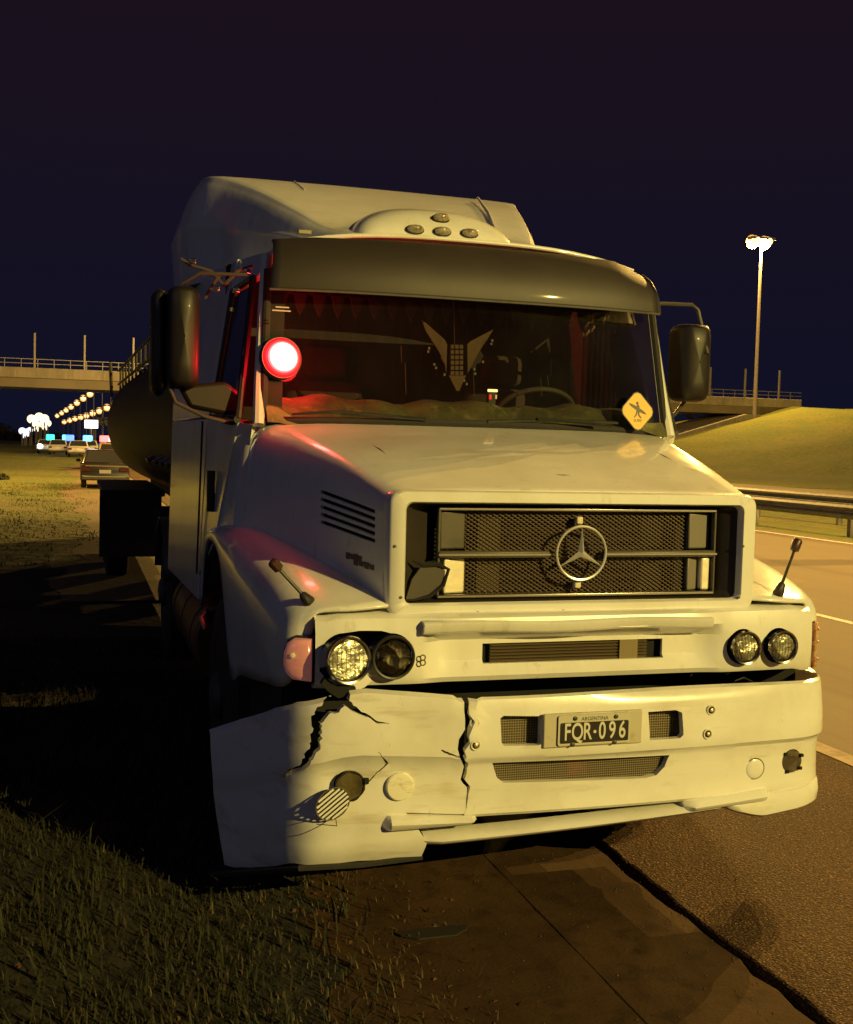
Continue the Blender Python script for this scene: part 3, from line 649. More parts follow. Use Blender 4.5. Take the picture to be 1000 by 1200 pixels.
# the three-pointed star in its ring
STAR = mat('polished_silver', (.80, .78, .72), .26, .55)
st = node('star_emblem', gr); sc = Vector((-.005, .115, 1.413)); Rr = .106
mb = MB(); mb.tube([sc+Vector((Rr*math.cos(a), 0, Rr*math.sin(a)*1.0)) for a in [2*math.pi*k/48 for k in range(49)]], .0058, 8, caps=False); mb.build('ring', STAR, st)
for k in range(3):
    a = math.radians(90+120*k); u = Vector((math.cos(a), 0, math.sin(a))); v = Vector((-u.z, 0, u.x))
    mb = MB(); cvec = sc+Vector((0, -.014, 0)); bk = sc+Vector((0, .008, 0)); tip = sc+u*Rr
    b1 = sc+(u*.006+v*.0125); b2 = sc+(u*.006-v*.0125); 
    mb.add([cvec, tip+Vector((0, -.002, 0)), b1, b2, bk, sc-u*.003+v*.009, sc-u*.003-v*.009], [(0, 2, 1), (0, 1, 3), (1, 2, 4), (1, 4, 3), (0, 5, 2), (0, 3, 6), (2, 5, 4), (3, 4, 6), (0, 6, 5), (5, 6, 4)]); mb.build('point', STAR, st, smooth=False)
for zz in (1.413+.128, 1.413-.128):
    mb = MB(); mb.cbox((-.005, .15, zz), (.028, .03, .030)); mb.build('clip', mat('pale_clip', (.7, .65, .45), .4), gr, bev=.006)
# broken corner of the grille tray
mb = MB(); mb.prism([(-.722, 1.240), (-.700, 1.315), (-.665, 1.362), (-.60, 1.366), (-.568, 1.345), (-.575, 1.295), (-.60, 1.262), (-.66, 1.238)], FRONT(0, .135, 0), .012)
mb.build('broken_corner', mat('broken_grey', (.06, .05, .04), .55), T, smooth=False)
mb = MB(); mb.tube([(-.735, .12, 1.236), (-.69, .12, 1.236), (-.625, .12, 1.252), (-.575, .12, 1.292), (-.556, .12, 1.352), (-.60, .12, 1.372), (-.655, .12, 1.368), (-.70, .12, 1.385)], [.004, .005, .008, .009, .007, .010, .008, .003], 6); mb.build('broken_edge', VOIDBLACK, T)

# ---- panel between bonnet and bumper
def pf_y(x):
    a = abs(x); return .045+.05*max(0, a-.5)+.9*max(0, a-.93)**2
xs = [-1.075+(1.06+1.075)*k/48 for k in range(49)]
zs = [(1.195, .10), (1.188, .035), (1.175, .012), (1.13, 0), (1.08, -.004), (1.00, -.004), (.945, 0), (.925, .012), (.918, .06)]
mb = MB(); rows = []
for z, dy in zs:
    r = []
    for x in xs:
        rec = max(0, min(1, (.66-abs(x+.03))/.12)); dd = rec*(.075 if z < 1.10 else (.0 if z > 1.15 else .0)) * (1 if z > .95 else .35)
        r.append((x, pf_y(x)+dy+dd-(rec*.02 if z > 1.11 else 0), z - .01*(abs(x) > 1.0)))
    rows.append(r)
mb.grid(rows); pan = mb.build('front_panel', PAINT, T, ang=40)
pan.modifiers.new('t', 'SOLIDIFY').thickness = .018; pan.modifiers['t'].offset = -1
HL = [(-.945, 1.018, .080), (-.772, 1.022, .083), (.768, 1.018, .080), (.937, 1.015, .080)]
hlc = [(aty(407, 773, .03), .086), (aty(461, 770.5, .03), .080), (aty(874, 759, .03), .068), (aty(915.5, 757.5, .04), .068)]
hlc = [(p, r_) for p, r_ in hlc]
cs = []
for p, r_ in hlc:
    mb = MB(); mb.lathe([(r_+.006, -.2), (r_+.006, .2)], Matrix.Translation((p.x, .1, p.z)) @ Matrix.Rotation(math.pi/2, 4, 'X'), 28); cs.append(mb.build('c', BLACK, None))
a = aty(566, 763, .11); b_ = aty(777, 758, .11)
mb = MB(); mb.box((a.x, -.3, .985), (b_.x, .4, 1.062)); cs.append(mb.build('c', BLACK, None, smooth=False))
# torn hole round the left lamp pair
tear = [(382, 762), (378, 790), (386, 799), (402, 800), (440, 797), (442, 770), (452, 748), (470, 746), (450, 741), (425, 741), (400, 745), (388, 752)]
tp = [aty(x, y, .03) for x, y in tear]; mb = MB(); mb.prism([(p.x, p.z) for p in tp], FRONT(0, .25, 0), .4); cs.append(mb.build('c', BLACK, None, smooth=False))
cut(pan, cs)
mb = MB(); mb.box((-1.06, .17, .93), (1.04, .19, 1.19)); mb.build('inner_panel', VOIDBLACK, T, smooth=False)
# ledge under the grille
mb = MB(); a = aty(497, 726, .03); b_ = aty(836, 716, .03)
prof = [(.03, 1.166), (-.002, 1.162), (-.010, 1.154), (-.006, 1.128), (.002, 1.118), (.03, 1.112)]
mb.grid([[(a.x, .052+y, 1.14+(z-1.14)*.3) for y, z in prof]]+[[(a.x+(b_.x-a.x)*k/12, .028+y-.004*math.sin(k*1.3), z+.004*math.sin(k*.9)) for y, z in prof] for k in range(0, 13)]+[[(b_.x, .052+y, 1.14+(z-1.14)*.3) for y, z in prof]])
mb.build('grille_ledge', PAINT, T, sol=.006, ang=50)
# lower grille
lg = node('lower_grille', T); a = aty(566, 763, .11); b_ = aty(777, 758, .11)
mb = MB(); mb.box((a.x-.02, .15, .97), (b_.x+.02, .16, 1.075)); mb.build('backing', VOIDBLACK, lg, smooth=False)
for k in range(6):
    mb = MB(); z = .992+k*.0125; mb.cbox((-.035, .135, z), (b_.x-a.x-.10, .02, .0048), Matrix.Rotation(.3, 3, 'X')); mb.build('slat', mat('slat_tan', (.10, .075, .045), .5), lg, smooth=False)
mb = MB(); mb.box((b_.x-.19, .118, .985), (b_.x-.11, .124, 1.062)); mb.build('bracket_plate', TANB, lg, smooth=False)

# ---- headlights
for k, (p, r_) in enumerate(hlc):
    h = node('headlight', T); M = Matrix.Translation((p.x, .035, p.z)) @ Matrix.Rotation(math.pi/2, 4, 'X')
    if k == 0: M = Matrix.Translation((p.x, .02, p.z)) @ Matrix.Rotation(math.pi/2, 4, 'X') @ Matrix.Rotation(.16, 4, 'Y') @ Matrix.Rotation(-.08, 4, 'X')
    mb = MB(); mb.lathe([(r_-.004, -.10), (r_, 0), (r_+.004, .010), (r_, .018), (r_-.007, .016), (r_-.008, 0)], M, 32); mb.build('bezel', CHROME if k != 1 else BLACK, h)
    mb = MB(); mb.lathe([(0, -.075), (.02, -.072), (r_*.55, -.055), (r_*.85, -.025), (r_-.009, .006)], M, 32); mb.build('reflector', REFL if k != 1 else mat('dull_reflector', (.34, .31, .24), .22, 1, bump=[('v', 18, .6, .02)]), h)
    mb = MB(); mb.lathe([(r_-.007, .006), (r_*.8, .018), (r_*.4, .026), (0, .029), ], M, 32)
    for q_ in range(9):
        xx = (q_-4)*r_*.2; hh = math.sqrt(max(0, (r_*.86)**2-xx*xx)); pa = M @ Vector((xx, -hh, .018)); pb = M @ Vector((xx, hh, .018)); 
        mb.tube([pa, M @ Vector((xx, 0, .028)), pb], .0016, 5)
    mb.build('lens', glass('lamp_glass_%d' % k, (.86, .86, .82), .08), h)
    mb = MB(); mb.lathe([(0, .0), (.016, -.004), (.018, -.03), (.010, -.06)], M, 16); mb.build('bulb_shield', CHROME, h)
    mb = MB(); mb.tube([M @ Vector((-r_*.7, -.012*k+.01, -.01)), M @ Vector((0, .006, -.004)), M @ Vector((r_*.7, .01, -.01))], .0035, 6); mb.build('cross_wire', DCHROME, h)
# loose cup behind the left outer lamp
p = aty(416, 776, .05); mb = MB(); mb.lathe([(.07, -.02), (.088, .0), (.086, .022), (.078, .024)], Matrix.Translation((p.x-.0, .07, p.z-.02)) @ Matrix.Rotation(math.pi/2, 4, 'X') @ Matrix.Rotation(.25, 4, 'Y'), 28); mb.build('lamp_cup', PAINT, T, sol=.004)
p = aty(440, 776, .05); mb = MB(); mb.lathe([(.055, -.02), (.060, .0), (.052, .012)], Matrix.Translation((p.x, .065, p.z)) @ Matrix.Rotation(math.pi/2, 4, 'X'), 24); mb.build('lamp_cup', PAINT, T, sol=.004)
for px, py in ((493, 769), (493, 775)):
    p = aty(px, py, .07); mb = MB(); mb.tube([p+Vector((.010*math.cos(a_), -.03, .010*math.sin(a_))) for a_ in [k*math.pi/5 for k in range(11)]], .0028, 6, caps=False); mb.build('trim_ring', mat('ring_dark', (.14, .11, .06), .4), T)
# turn signals
p = aty(354, 773, .12)
ts = node('turn_signal', T)
M = Matrix.Translation((p.x, .155, p.z)) @ Matrix.Rotation(math.radians(-28), 4, 'Z')
poly = [(.050, -.082), (.050, .078), (-.015, .078), (-.042, .060), (-.055, .025), (-.057, -.02), (-.045, -.055), (-.02, -.077)]
mb = MB(); mb.prism([(x*1.13, z*1.09) for x, z in poly], M @ Matrix.Rotation(math.pi/2, 4, 'X') @ Matrix.Translation((0, 0, -.03)), .045); mb.build('housing', BLACK, ts, bev=.004)
mb = MB(); rr_ = []
for f_, d_ in ((1, .0), (1, .028), (.93, .040), (.7, .049), (.35, .053), (.02, .054)):
    rr_.append([M @ Vector((x*f_, -d_, z*f_)) for x, z in poly])
mb.grid(rr_, closed=True); mb.build('lens', AMBER, ts, ang=60)
mb = MB(); mb.lathe([(.010, 0), (.010, .006), (.004, .008), (0, .008)], M @ Matrix.Translation((-.012, -.054, .018)) @ Matrix.Rotation(math.pi/2, 4, 'X'), 12); mb.build('screw', mat('pale_screw', (.8, .75, .6), .4), ts)
ts = node('turn_signal', T)
mb = MB(); rows = []
for z in (.925, .94, 1.0, 1.06, 1.10, 1.112): rows.append([(1.062, .085, z), (1.075, .078, z), (1.115, .12, z), (1.155, .20, z), (1.165, .28, z)])
mb.grid(rows); mb.build('lens', mat('amber_clear', (.55, .22, .08), .2, coat=.5, noise=[(22, (.8, .55, .3), .5, .62, (1, 1, 2))]), ts, sol=.01)
for z in (.955, 1.03, 1.085):
    mb = MB(); mb.tube([(1.07, .075, z), (1.118, .112, z), (1.16, .20, z)], .0022, 5); mb.build('rib', mat('amber_rib', (.25, .09, .03), .4), ts)
# ---- fenders
def fender(s, nm='fender'):
    C_ = [
     [(.700, .150, 1.225), (.80, .100, 1.222), (.93, .090, 1.212), (1.045, .120, 1.200), (1.055, .135, 1.150), (1.06, .142, 1.118)] if s > 0 else
     [(.700, .150, 1.225), (.80, .100, 1.222), (.93, .090, 1.212), (1.060, .120, 1.200), (1.070, .135, 1.150), (1.075, .142, 1.118)],
     [(.80, .33, 1.262), (.90, .29, 1.275), (1.03, .24, 1.255), (1.135, .215, 1.205), (1.170, .205, 1.09), (1.150, .22, .91)],
     [(.90, .62, 1.325), (.99, .58, 1.335), (1.10, .52, 1.315), (1.195, .46, 1.245), (1.225, .44, 1.06), (1.205, .45, .87)],
     [(.98, .95, 1.37), (1.07, .92, 1.385), (1.17, .88, 1.365), (1.245, .84, 1.28), (1.262, .82, 1.06), (1.245, .84, .82)],
     [(1.06, 1.26, 1.40), (1.13, 1.24, 1.42), (1.20, 1.22, 1.405), (1.262, 1.19, 1.32), (1.275, 1.12, 1.08), (1.262, 1.06, .79)],
     [(1.05, 1.50, 1.39), (1.12, 1.50, 1.415), (1.20, 1.50, 1.41), (1.262, 1.50, 1.36), (1.275, 1.44, 1.29), (1.270, 1.38, 1.22)],
     [(1.08, 1.86, 1.35), (1.13, 1.86, 1.385), (1.20, 1.86, 1.39), (1.258, 1.86, 1.365), (1.270, 1.86, 1.33), (1.268, 1.86, 1.31)],
     [(1.10, 2.20, 1.25), (1.15, 2.22, 1.30), (1.21, 2.24, 1.31), (1.255, 2.25, 1.28), (1.265, 2.22, 1.24), (1.262, 2.19, 1.20)],
     [(1.12, 2.40, .95), (1.15, 2.44, .98), (1.21, 2.46, .98), (1.25, 2.46, .97), (1.26, 2.42, .94), (1.258, 2.38, .90)]]
    C_ = [[(s*x, y, z) for x, y, z in c] for c in C_]
    mb = MB(); mb.grid(surf(C_, 4, 4)); return mb.build(nm, PAINT, T, sol=.012, ang=70)
fl_ = bvh(fender(-1)); fr_ = bvh(fender(1))
cpt = [(468, 716), (445, 703), (420, 688.5), (397, 674), (375, 660), (352, 650), (330, 642.5), (312, 637)]
cpts = []
for x_, y_ in cpt:
    for dy in (0, -2, -4, -6, -9, -12):
        p_, n_p = hit(bt, x_, y_+dy); f_, _q = hit(fl_, x_, y_+dy)
        if p_ is not None and (f_ is None or (p_-CP).length < (f_-CP).length): cpts.append(p_+n_p*.002); break
mb = MB(); mb.tube(cpts, .0045, 6); mb.build('fender_seam', RUBBER, T)  # dark tube for the bonnet-fender joint and the shading along its crease
for px, py in ((470, 700), (463, 640), (871, 640), (866, 700), (660, 716), (560, 718)):
    p_ = aty(px, py, .09); mb = MB(); mb.lathe([(.006, 0), (.006, .004), (0, .006)], Matrix.Translation((p_.x, .091, p_.z)) @ Matrix.Rotation(math.pi/2, 4, 'X'), 8); mb.build('surround_screw', GREY, T)
# cowl filler between bonnet, door and fender
for s_ in (-1, 1):
    mb = MB(); mb.grid([[tuple(p) for p in spline([(s_*1.07, 1.42, 1.885), (s_*1.125, 1.42, 1.79), (s_*1.152, 1.42, 1.58), (s_*1.175, 1.42, 1.32)], 3)], [tuple(p) for p in spline([(s_*1.07, 1.80, 1.93), (s_*1.16, 1.80, 1.88), (s_*1.20, 1.82, 1.62), (s_*1.215, 1.84, 1.32)], 3)]]); mb.build('cowl_side', PAINT, T, sol=.01, ang=60)
# wheel arch liner, dark chassis front
mb = MB(); mb.box((-1.16, .30, .55), (-.60, 1.15, 1.18)); mb.box((.60, .30, .70), (1.14, 1.15, 1.18)); mb.box((-.60, .28, .50), (.60, 1.4, 1.2)); mb.build('engine_bay', VOIDBLACK, T, smooth=False)
mb = MB(); mb.box((-1.12, 1.2, .9), (1.12, 2.5, 1.3)); mb.box((-.55, 1.0, .45), (.55, 9.2, .95)); mb.build('chassis', VOIDBLACK, T, smooth=False)
# ---- wheels
def wheel(x, y, s, dual=False, hubz=.52):
    w_ = node('wheel', T); M = Matrix.Translation((x, y, hubz)) @ Matrix.Rotation(s*math.pi/2, 4, 'Y')
    mb = MB(); mb.lathe([(.28, -.14), (.36, -.15), (.47, -.145), (.515, -.12), (.52, -.05), (.52, .05), (.515, .12), (.47, .145), (.36, .15), (.28, .14)], M, 40); t_ = mb.build('tyre', RUBBER, w_)
    mb = MB()
    for k in range(36):
        a = 2*math.pi*k/36; mb.cbox((0, 0, 0), (.03, .06, .24)); 
        for q_ in range(len(mb.v)-8, len(mb.v)): mb.v[q_] = tuple(M @ (Matrix.Rotation(a, 4, 'Z') @ (Vector(mb.v[q_])+Vector((.515, 0, 0)))))
    mb.build('tread', RUBBER, t_, smooth=False, kind='stuff')
    mb = MB(); mb.lathe([(.285, .135), (.275, .06), (.24, .02), (.13, .05), (.12, .16), (.09, .19), (0, .20)], M, 28); mb.build('rim', STEEL, w_)
    for k in range(8):
        a = 2*math.pi*k/8; mb = MB(); mb.lathe([(.014, .03), (.014, .08), (0, .085)], M @ Matrix.Translation((.19*math.cos(a), .19*math.sin(a), 0)), 6); mb.build('wheel_nut', CHROME, w_, smooth=False)
wheel(-1.07, 1.80, -1); wheel(1.07, 1.80, 1)
for x_ in (-1.06, 1.06): wheel(x_, 5.9, -1 if x_ < 0 else 1)

# ---- cab
HWB = 1.215
def panel(name, q4, m, th=.03, parent=T, bev=.006, smooth=False):
    q = [Vector(p) for p in q4]; n_ = (q[1]-q[0]).cross(q[3]-q[0]).normalized()
    c_ = sum(q, Vector())/4; out = Vector((c_.x, 0, 0)) if abs(n_.x) > .5 else Vector((0, c_.y-2.5, 0))
    if n_.dot(out) < 0: n_ = -n_
    mb = MB(); mb.hexa([p for p in q]+[p-n_*th for p in q]); return mb.build(name, m, parent, bev=bev)
for s in (-1, 1):
    # windscreen pillar (pale strip) and its dark inner gasket
    mb = MB(); mb.tube([(s*1.095, 1.43, 1.90), (s*1.085, 1.50, 2.10), (s*1.055, 1.60, 2.50), (s*1.035, 1.66, 2.74)], [.032, .028, .028, .028], 10); mb.build('windscreen_pillar', PAINT, T)
    dr = node('door', T)
    panel('door_skin', [(s*1.185, 1.52, 1.915), (s*1.205, 2.62, 1.945), (s*1.245, 2.62, 1.05), (s*1.245, 1.9, 1.30)], PAINT, .03, dr)
    panel('door_skin_front', [(s*1.12, 1.47, 1.90), (s*1.184, 1.53, 1.914), (s*1.243, 1.91, 1.30), (s*1.178, 1.49, 1.33)], PAINT, .03, dr, 0)
    panel('door_pane', [(s*1.175, 1.62, 1.93), (s*1.195, 2.42, 1.955), (s*1.09, 2.42, 2.62), (s*1.09, 1.78, 2.60)], SGLASS if s > 0 else mat('dark_pane', (.02, .018, .02), .06, spec=.9), .006, dr, 0)
    mb = MB(); mb.tube([(s*1.185, 1.52, 1.925), (s*1.20, 2.47, 1.955), (s*1.095, 2.47, 2.66), (s*1.085, 1.76, 2.64), (s*1.18, 1.53, 1.93)], .018, 8); mb.build('window_frame', BLACK, dr)
    mb = MB(); mb.tube([(s*1.236, 2.16, 1.44), (s*1.236, 2.16, 1.66)], .022, 6); mb.build('door_handle', BLACK, dr)
    panel('cab_side', [(s*1.21, 2.64, 1.945), (s*1.255, 4.60, 1.95), (s*1.275, 4.60, .86), (s*1.25, 2.64, .90)], PAINT, .03, T)
    panel('cab_upper_side', [(s*1.205, 2.60, 1.955), (s*1.255, 4.60, 1.955), (s*1.215, 4.60, 2.95), (s*1.055, 2.60, 2.86)], PAINT, .03, T)
    panel('rear_pillar', [(s*1.20, 2.47, 1.95), (s*1.205, 2.60, 1.955), (s*1.055, 2.60, 2.82), (s*1.085, 2.47, 2.80)], PAINT, .03, T)
    panel('roof_side_rail', [(s*1.060, 1.80, 2.655), (s*1.10, 2.60, 2.66), (s*1.04, 2.60, 2.86), (s*.97, 1.80, 2.80)], PAINT, .03, T)
    mb = MB(); mb.tube([(s*1.237, 2.63, 1.93), (s*1.258, 2.635, 1.05)], .006, 5); mb.build('door_seam', VOIDBLACK, T)
mb = MB(); mb.box((-1.24, 4.57, .9), (1.24, 4.60, 2.95)); mb.build('cab_back', PAINT, T, smooth=False)
# roof
mb = MB(); mb.grid([[(x, y, 2.90-.10*abs(x)**3+(y-1.6)*.02-(.05 if y < 1.65 else 0)) for x in lin(-.97, .97, 16)] for y in (1.66, 1.68, 2.2, 3.0, 4.55)]); mb.build('roof', PAINT, T, sol=.02, ang=60)
# windscreen
wsb = lambda x: (x, 1.445-.10*(1-(x/1.09)**2)*1.2, 1.925+.012*(1-abs(x)))
wst = lambda x: (x*.965, 1.60-.10*(1-(x/1.09)**2)*1.2, 2.66)
mb = MB(); mb.grid([[tuple(Vector(wsb(x)).lerp(Vector(wst(x)), t)) for x in lin(-1.075, 1.075, 20)] for t in lin(0, 1, 6)]); wso = mb.build('windscreen', WGLASS, T, ang=80)
gk = [Vector(wsb(x)) for x in lin(-1.075, 1.075, 20)]; gt = [Vector(wst(x)) for x in lin(1.075, -1.075, 20)]
mb = MB(); mb.tube(gk+gt+[gk[0]], .020, 8, caps=False); mb.build('windscreen_gasket', RUBBER, T)
for s in (-1, 1):   # dark printed band / inner pillar
    mb = MB(); q = [Vector(wsb(s*1.075)), Vector(wsb(s*.985)), Vector(wst(s*.985)), Vector(wst(s*1.075))]; d = Vector((0, .012, 0)); mb.hexa([p+d for p in q]+[p+d*3 for p in q]); mb.build('inner_pillar', mat('inner_pillar_grey', (.075, .068, .060), .6), T, smooth=False)
# interior
mb = MB(); mb.box((-1.10, 2.75, 1.2), (1.10, 2.77, 2.85)); mb.build('cab_curtain', mat('curtain_dark', (.022, .016, .015), .9, noise=[(5, (.04, .028, .022), .45, .7, (6, 1, .3))]), T, smooth=False)
mb = MB(); mb.grid([[(x, y, z+.012*math.sin(x*9+y*5)+.010*math.sin(x*23)) for x in lin(-1.06, 1.06, 40)] for y, z in ((1.385, 1.915), (1.44, 1.99), (1.52, 2.035), (1.66, 2.05), (1.80, 2.03), (1.84, 1.9), (1.86, 1.5))])
mb.build('dashboard', mat('dash_cloth', (.20, .19, .075), .85, noise=[(3, (.07, .065, .03), .42, .62, (1, 1, 1)), (13, (.28, .25, .10), .56, .7, U)], bump=[('n', 12, .5, .03)]), T, ang=80)
mb = MB(); mb.box((-1.08, 1.7, 1.0), (1.08, 2.75, 1.25)); mb.build('cab_floor', VOIDBLACK, T, smooth=False)
for sx in (-.55, .55):
    se = node('seat', T)
    mb = MB(); mb.box((sx-.25, 2.1, 1.35), (sx+.25, 2.6, 1.52)); mb.build('cushion', BLACK, se, bev=.04)
    mb = MB(); mb.box((sx-.23, 2.50, 1.5), (sx+.23, 2.64, 2.18)); mb.build('backrest', mat('seat_cloth', (.05, .035, .03), .9), se, bev=.05)
    mb = MB(); mb.box((sx-.13, 2.50, 2.20), (sx+.13, 2.60, 2.38)); mb.build('headrest', mat('seat_cloth', (.05, .035, .03), .9), se, bev=.04)
mb = MB(); cw = Vector((.50, 1.88, 2.0)); mb.tube([cw+Vector((.235*math.cos(a), -.235*math.sin(a)*.55, .235*math.sin(a)*.62+.0)) for a in [2*math.pi*k/40 for k in range(41)]], .014, 8, caps=False); mb.build('steering_wheel', mat('wheel_rim', (.10, .09, .075), .35), T)
for xa_, xb_, n_w in ((684, 712, 5), (715, 734, 4), (738, 754, 3)):
    A_ = aty(xa_, 388, 2.2); B_ = aty(xb_, 470, 2.2); mb = MB()
    mb.grid([[(A_.x+(B_.x-A_.x)*k/(n_w*6), 2.2+.018*math.sin(k*2*math.pi/6)+.01*t, A_.z+.12+(B_.z-.08-A_.z-.12)*t+.012*math.sin(k)) for k in range(n_w*6+1)] for t in (0, .3, .6, 1)])
    mb.build('side_curtain', mat('curtain_tan', (.24, .17, .085), .9, noise=[(9, (.12, .085, .04), .42, .66, (5, 1, .4))]), T, sol=.004, ang=80)
# fringe along the top of the windscreen: every tassel its own piece
fr = node('window_fringe', T)
mb = MB(); mb.box((-.98, 1.66, 2.56), (.98, 1.668, 2.66)); mb.build('band', mat('fringe_cloth', (.045, .035, .035), .95), fr, smooth=False)
for k in range(21):
    x = -.96+k*.096; mb = MB(); mb.add([(x-.034, 1.652, 2.565), (x+.034, 1.652, 2.565), (x+.022, 1.652, 2.50), (x, 1.650, 2.455), (x-.022, 1.652, 2.50), (x-.034, 1.66, 2.565), (x+.034, 1.66, 2.565), (x+.022, 1.66, 2.50), (x, 1.662, 2.455), (x-.022, 1.66, 2.50)], [(0, 4, 3, 2, 1), (5, 6, 7, 8, 9), (0, 1, 6, 5), (1, 2, 7, 6), (2, 3, 8, 7), (3, 4, 9, 8), (4, 0, 5, 9)]); mb.build('tassel', mat('tassel_cloth', (.045, .033, .03), .95), fr, smooth=False)
# wipers
for a, b_, c_ in (((-.30, 1.31, 1.95), (-.72, 1.33, 1.965), (-.95, 1.37, 1.955)), ((.02, 1.31, 1.95), (.28, 1.315, 1.962), (.75, 1.36, 1.962))):
    wi = node('wiper', T)
    mb = MB(); mb.tube([a, b_], [.010, .006], 6); mb.build('arm', BLACK, wi)
    mb = MB(); mb.tube([Vector(b_)+Vector((.35, -.012, -.01)), Vector(b_)+Vector((0, -.008, .008)), Vector(c_)+Vector((0, -.008, .003))], .008, 5); mb.build('blade', BLACK, wi)

# ---- sun visor
def vis(s_, t):   # s_ -1..1 across, t 0 bottom..1 top
    x = s_*(1.05 if s_ < 0 else 1.025); y = 1.375+.085*abs(s_)**3 + .15*t**2.5; z = 2.565+.268*t+(-(.055 if s_ > 0 else .012)*max(0, abs(s_)-.80)/.20*t**2)
    return (x*(1-.055*t*max(0, abs(s_)-.4)), y, z+.018*math.cos(s_*1.4)*t-.012)
mb = MB(); mb.grid([[vis(s_, t) for s_ in lin(-1, 1, 48)] for t in (0, .03, .2, .45, .7, .88, .97, 1.0)]+[[(vis(s_, 1)[0]*.99, vis(s_, 1)[1]+.10, vis(s_, 1)[2]+.006) for s_ in lin(-1, 1, 48)]])
mb.build('sun_visor', VISOR, T, sol=.006, ang=60)
mb = MB(); mb.tube([vis(1, t) for t in lin(0, 1, 12)], .010, 8); mb.build('visor_edge', DCHROME, T)
mb = MB(); mb.tube([Vector(vis(s_, 0))+Vector((0, -.004, -.004)) for s_ in lin(-1, 1, 40)], .006, 6); mb.build('visor_lip', GREY, T)
for sx in (-.9, 0, .9):
    mb = MB(); v_ = Vector(vis(sx/1.05, .3)); mb.tube([v_+Vector((0, .01, 0)), v_+Vector((0, .30, .06))], .009, 6); mb.build('visor_bracket', BLACK, T)
# ---- roof air deflector
def capsec(y, ztop, hw, zb, rnd, sq=3.0, wid=.0):
    h = ztop-zb; half = [(0, zb+h*1.0), (hw*.35, zb+h*.998), (hw*(.85-rnd), zb+h*.988), (hw*(.915-rnd*.8), zb+h*.945), (hw*(.955-rnd*.5), zb+h*.80), (hw*(.985), zb+h*.58), (hw*1.0, zb+h*.50), (hw*.992, zb+h*.42), (hw*.975, zb)]
    pts = spline([(-x, y, z) for x, z in half[::-1]][:-1]+[(x, y, z) for x, z in half], 3)
    return [tuple(p) for p in pts]
caps = [capsec(1.90, 2.90, .46, 2.86, .0), capsec(2.00, 2.945, .56, 2.86, .0), capsec(2.3, 3.03, .68, 2.86, .0), capsec(2.6, 3.165, .79, 2.86, .0), capsec(3.1, 3.37, .96, 2.86, .01), capsec(3.5, 3.51, 1.10, 2.86, .02), capsec(3.75, 3.585, 1.20, 2.86, .02), capsec(3.95, 3.615, 1.255, 2.86, .025), capsec(4.15, 3.62, 1.28, 2.86, .03), capsec(4.62, 3.60, 1.28, 2.86, .03)]
mb = MB(); rows = []
NJ = len(caps[0])
for j in range(NJ): rows.append([tuple(p) for p in spline([c[j] for c in caps], 5)])
def capz(x, y):  # top height for placing things
    ys = [c[0][1] for c in caps]; zt = [max(p[2] for p in c) for c in caps]
    return float(np.interp(y, ys, zt))
mb.grid(rows); mb.f.append(tuple(r*len(rows[0]) for r in range(NJ))); mb.mi.append(0); mb.f.append(tuple(r*len(rows[0])+len(rows[0])-1 for r in range(NJ))[::-1]); mb.mi.append(0)
df = mb.build('roof_deflector', PAINT, T, ang=40)
# raised centre pod with marker lamps
mb = MB(); rows = []
for y, hw, zt in ((1.97, .34, 2.90), (2.00, .42, 2.98), (2.07, .455, 3.055), (2.18, .46, 3.095), (2.40, .44, 3.14), (2.65, .38, 3.18), (2.85, .28, 3.20)):
    rows.append([(x*hw-.04, y, 2.93+(zt+.045-2.93)*max(0, (1-abs(x)**2.6))**.5) for x in [math.sin(math.pi*(k/16-.5)) for k in range(17)]])
rows = [[tuple(p) for p in spline(r, 2)] for r in rows]; rows = list(map(list, zip(*[[tuple(p) for p in spline([r[j] for r in rows], 4)] for j in range(len(rows[0]))])))
mb.grid(rows); pod = mb.build('roof_pod', PAINT, df, ang=70); pt_ = bvh(pod)
MLENS = mat('marker_lens', (.34, .30, .22), .15, coat=.6, noise=[(40, (.16, .12, .07), .45, .6, (1, 1, 1))])
for px, py, yy in ((516, 257, 2.33), (486, 269.5, 2.19), (518, 272, 2.19), (550, 274, 2.19)):
    p, nn_ = hit(pt_, px, py); m_ = node('marker_lamp', df)
    if p is None: p = aty(px, py, yy); nn_ = Vector((0, -1, .2))
    nn_ = (nn_+Vector((0, -.8, 0))).normalized()
    el = [(.046*math.copysign(abs(math.cos(a))**.8, math.cos(a)), .022*math.sin(a)) for a in [2*math.pi*k/20 for k in range(20)]]
    Mx = Matrix.Translation(p-nn_*.012) @ nn_.to_track_quat('Z', 'Y').to_matrix().to_4x4()
    mb = MB(); mb.grid([[Mx @ Vector((x*1.14, y*1.22, -.03)) for x, y in el], [Mx @ Vector((x*1.14, y*1.22, .02)) for x, y in el], [Mx @ Vector((x*1.0, y*1.0, .028)) for x, y in el]], closed=True); mb.build('lamp_base', BLACK, m_)
    mb = MB(); mb.grid([[Mx @ Vector((x*f_, y*f_, d_)) for x, y in el] for f_, d_ in ((1, .02), (.95, .040), (.7, .052), (.3, .058), (.01, .059))], closed=True); mb.build('lamp_lens', MLENS, m_)
for px, py in ((357, 272), (592, 291)):
    p = aty(px, py, 2.06); mb = MB(); mb.cbox(p, (.07, .03, .022)); mb.build('roof_clip', mat('clip_metal', (.28, .25, .15), .5), T, bev=.004)
mb = MB(); mb.tube([aty(560, 232, 3.4), aty(573, 250, 2.9), aty(581, 270, 2.45), aty(597, 291, 2.1)], [.010, .014, .014, .008], 6); mb.build('deflector_seam', PAINT, df)
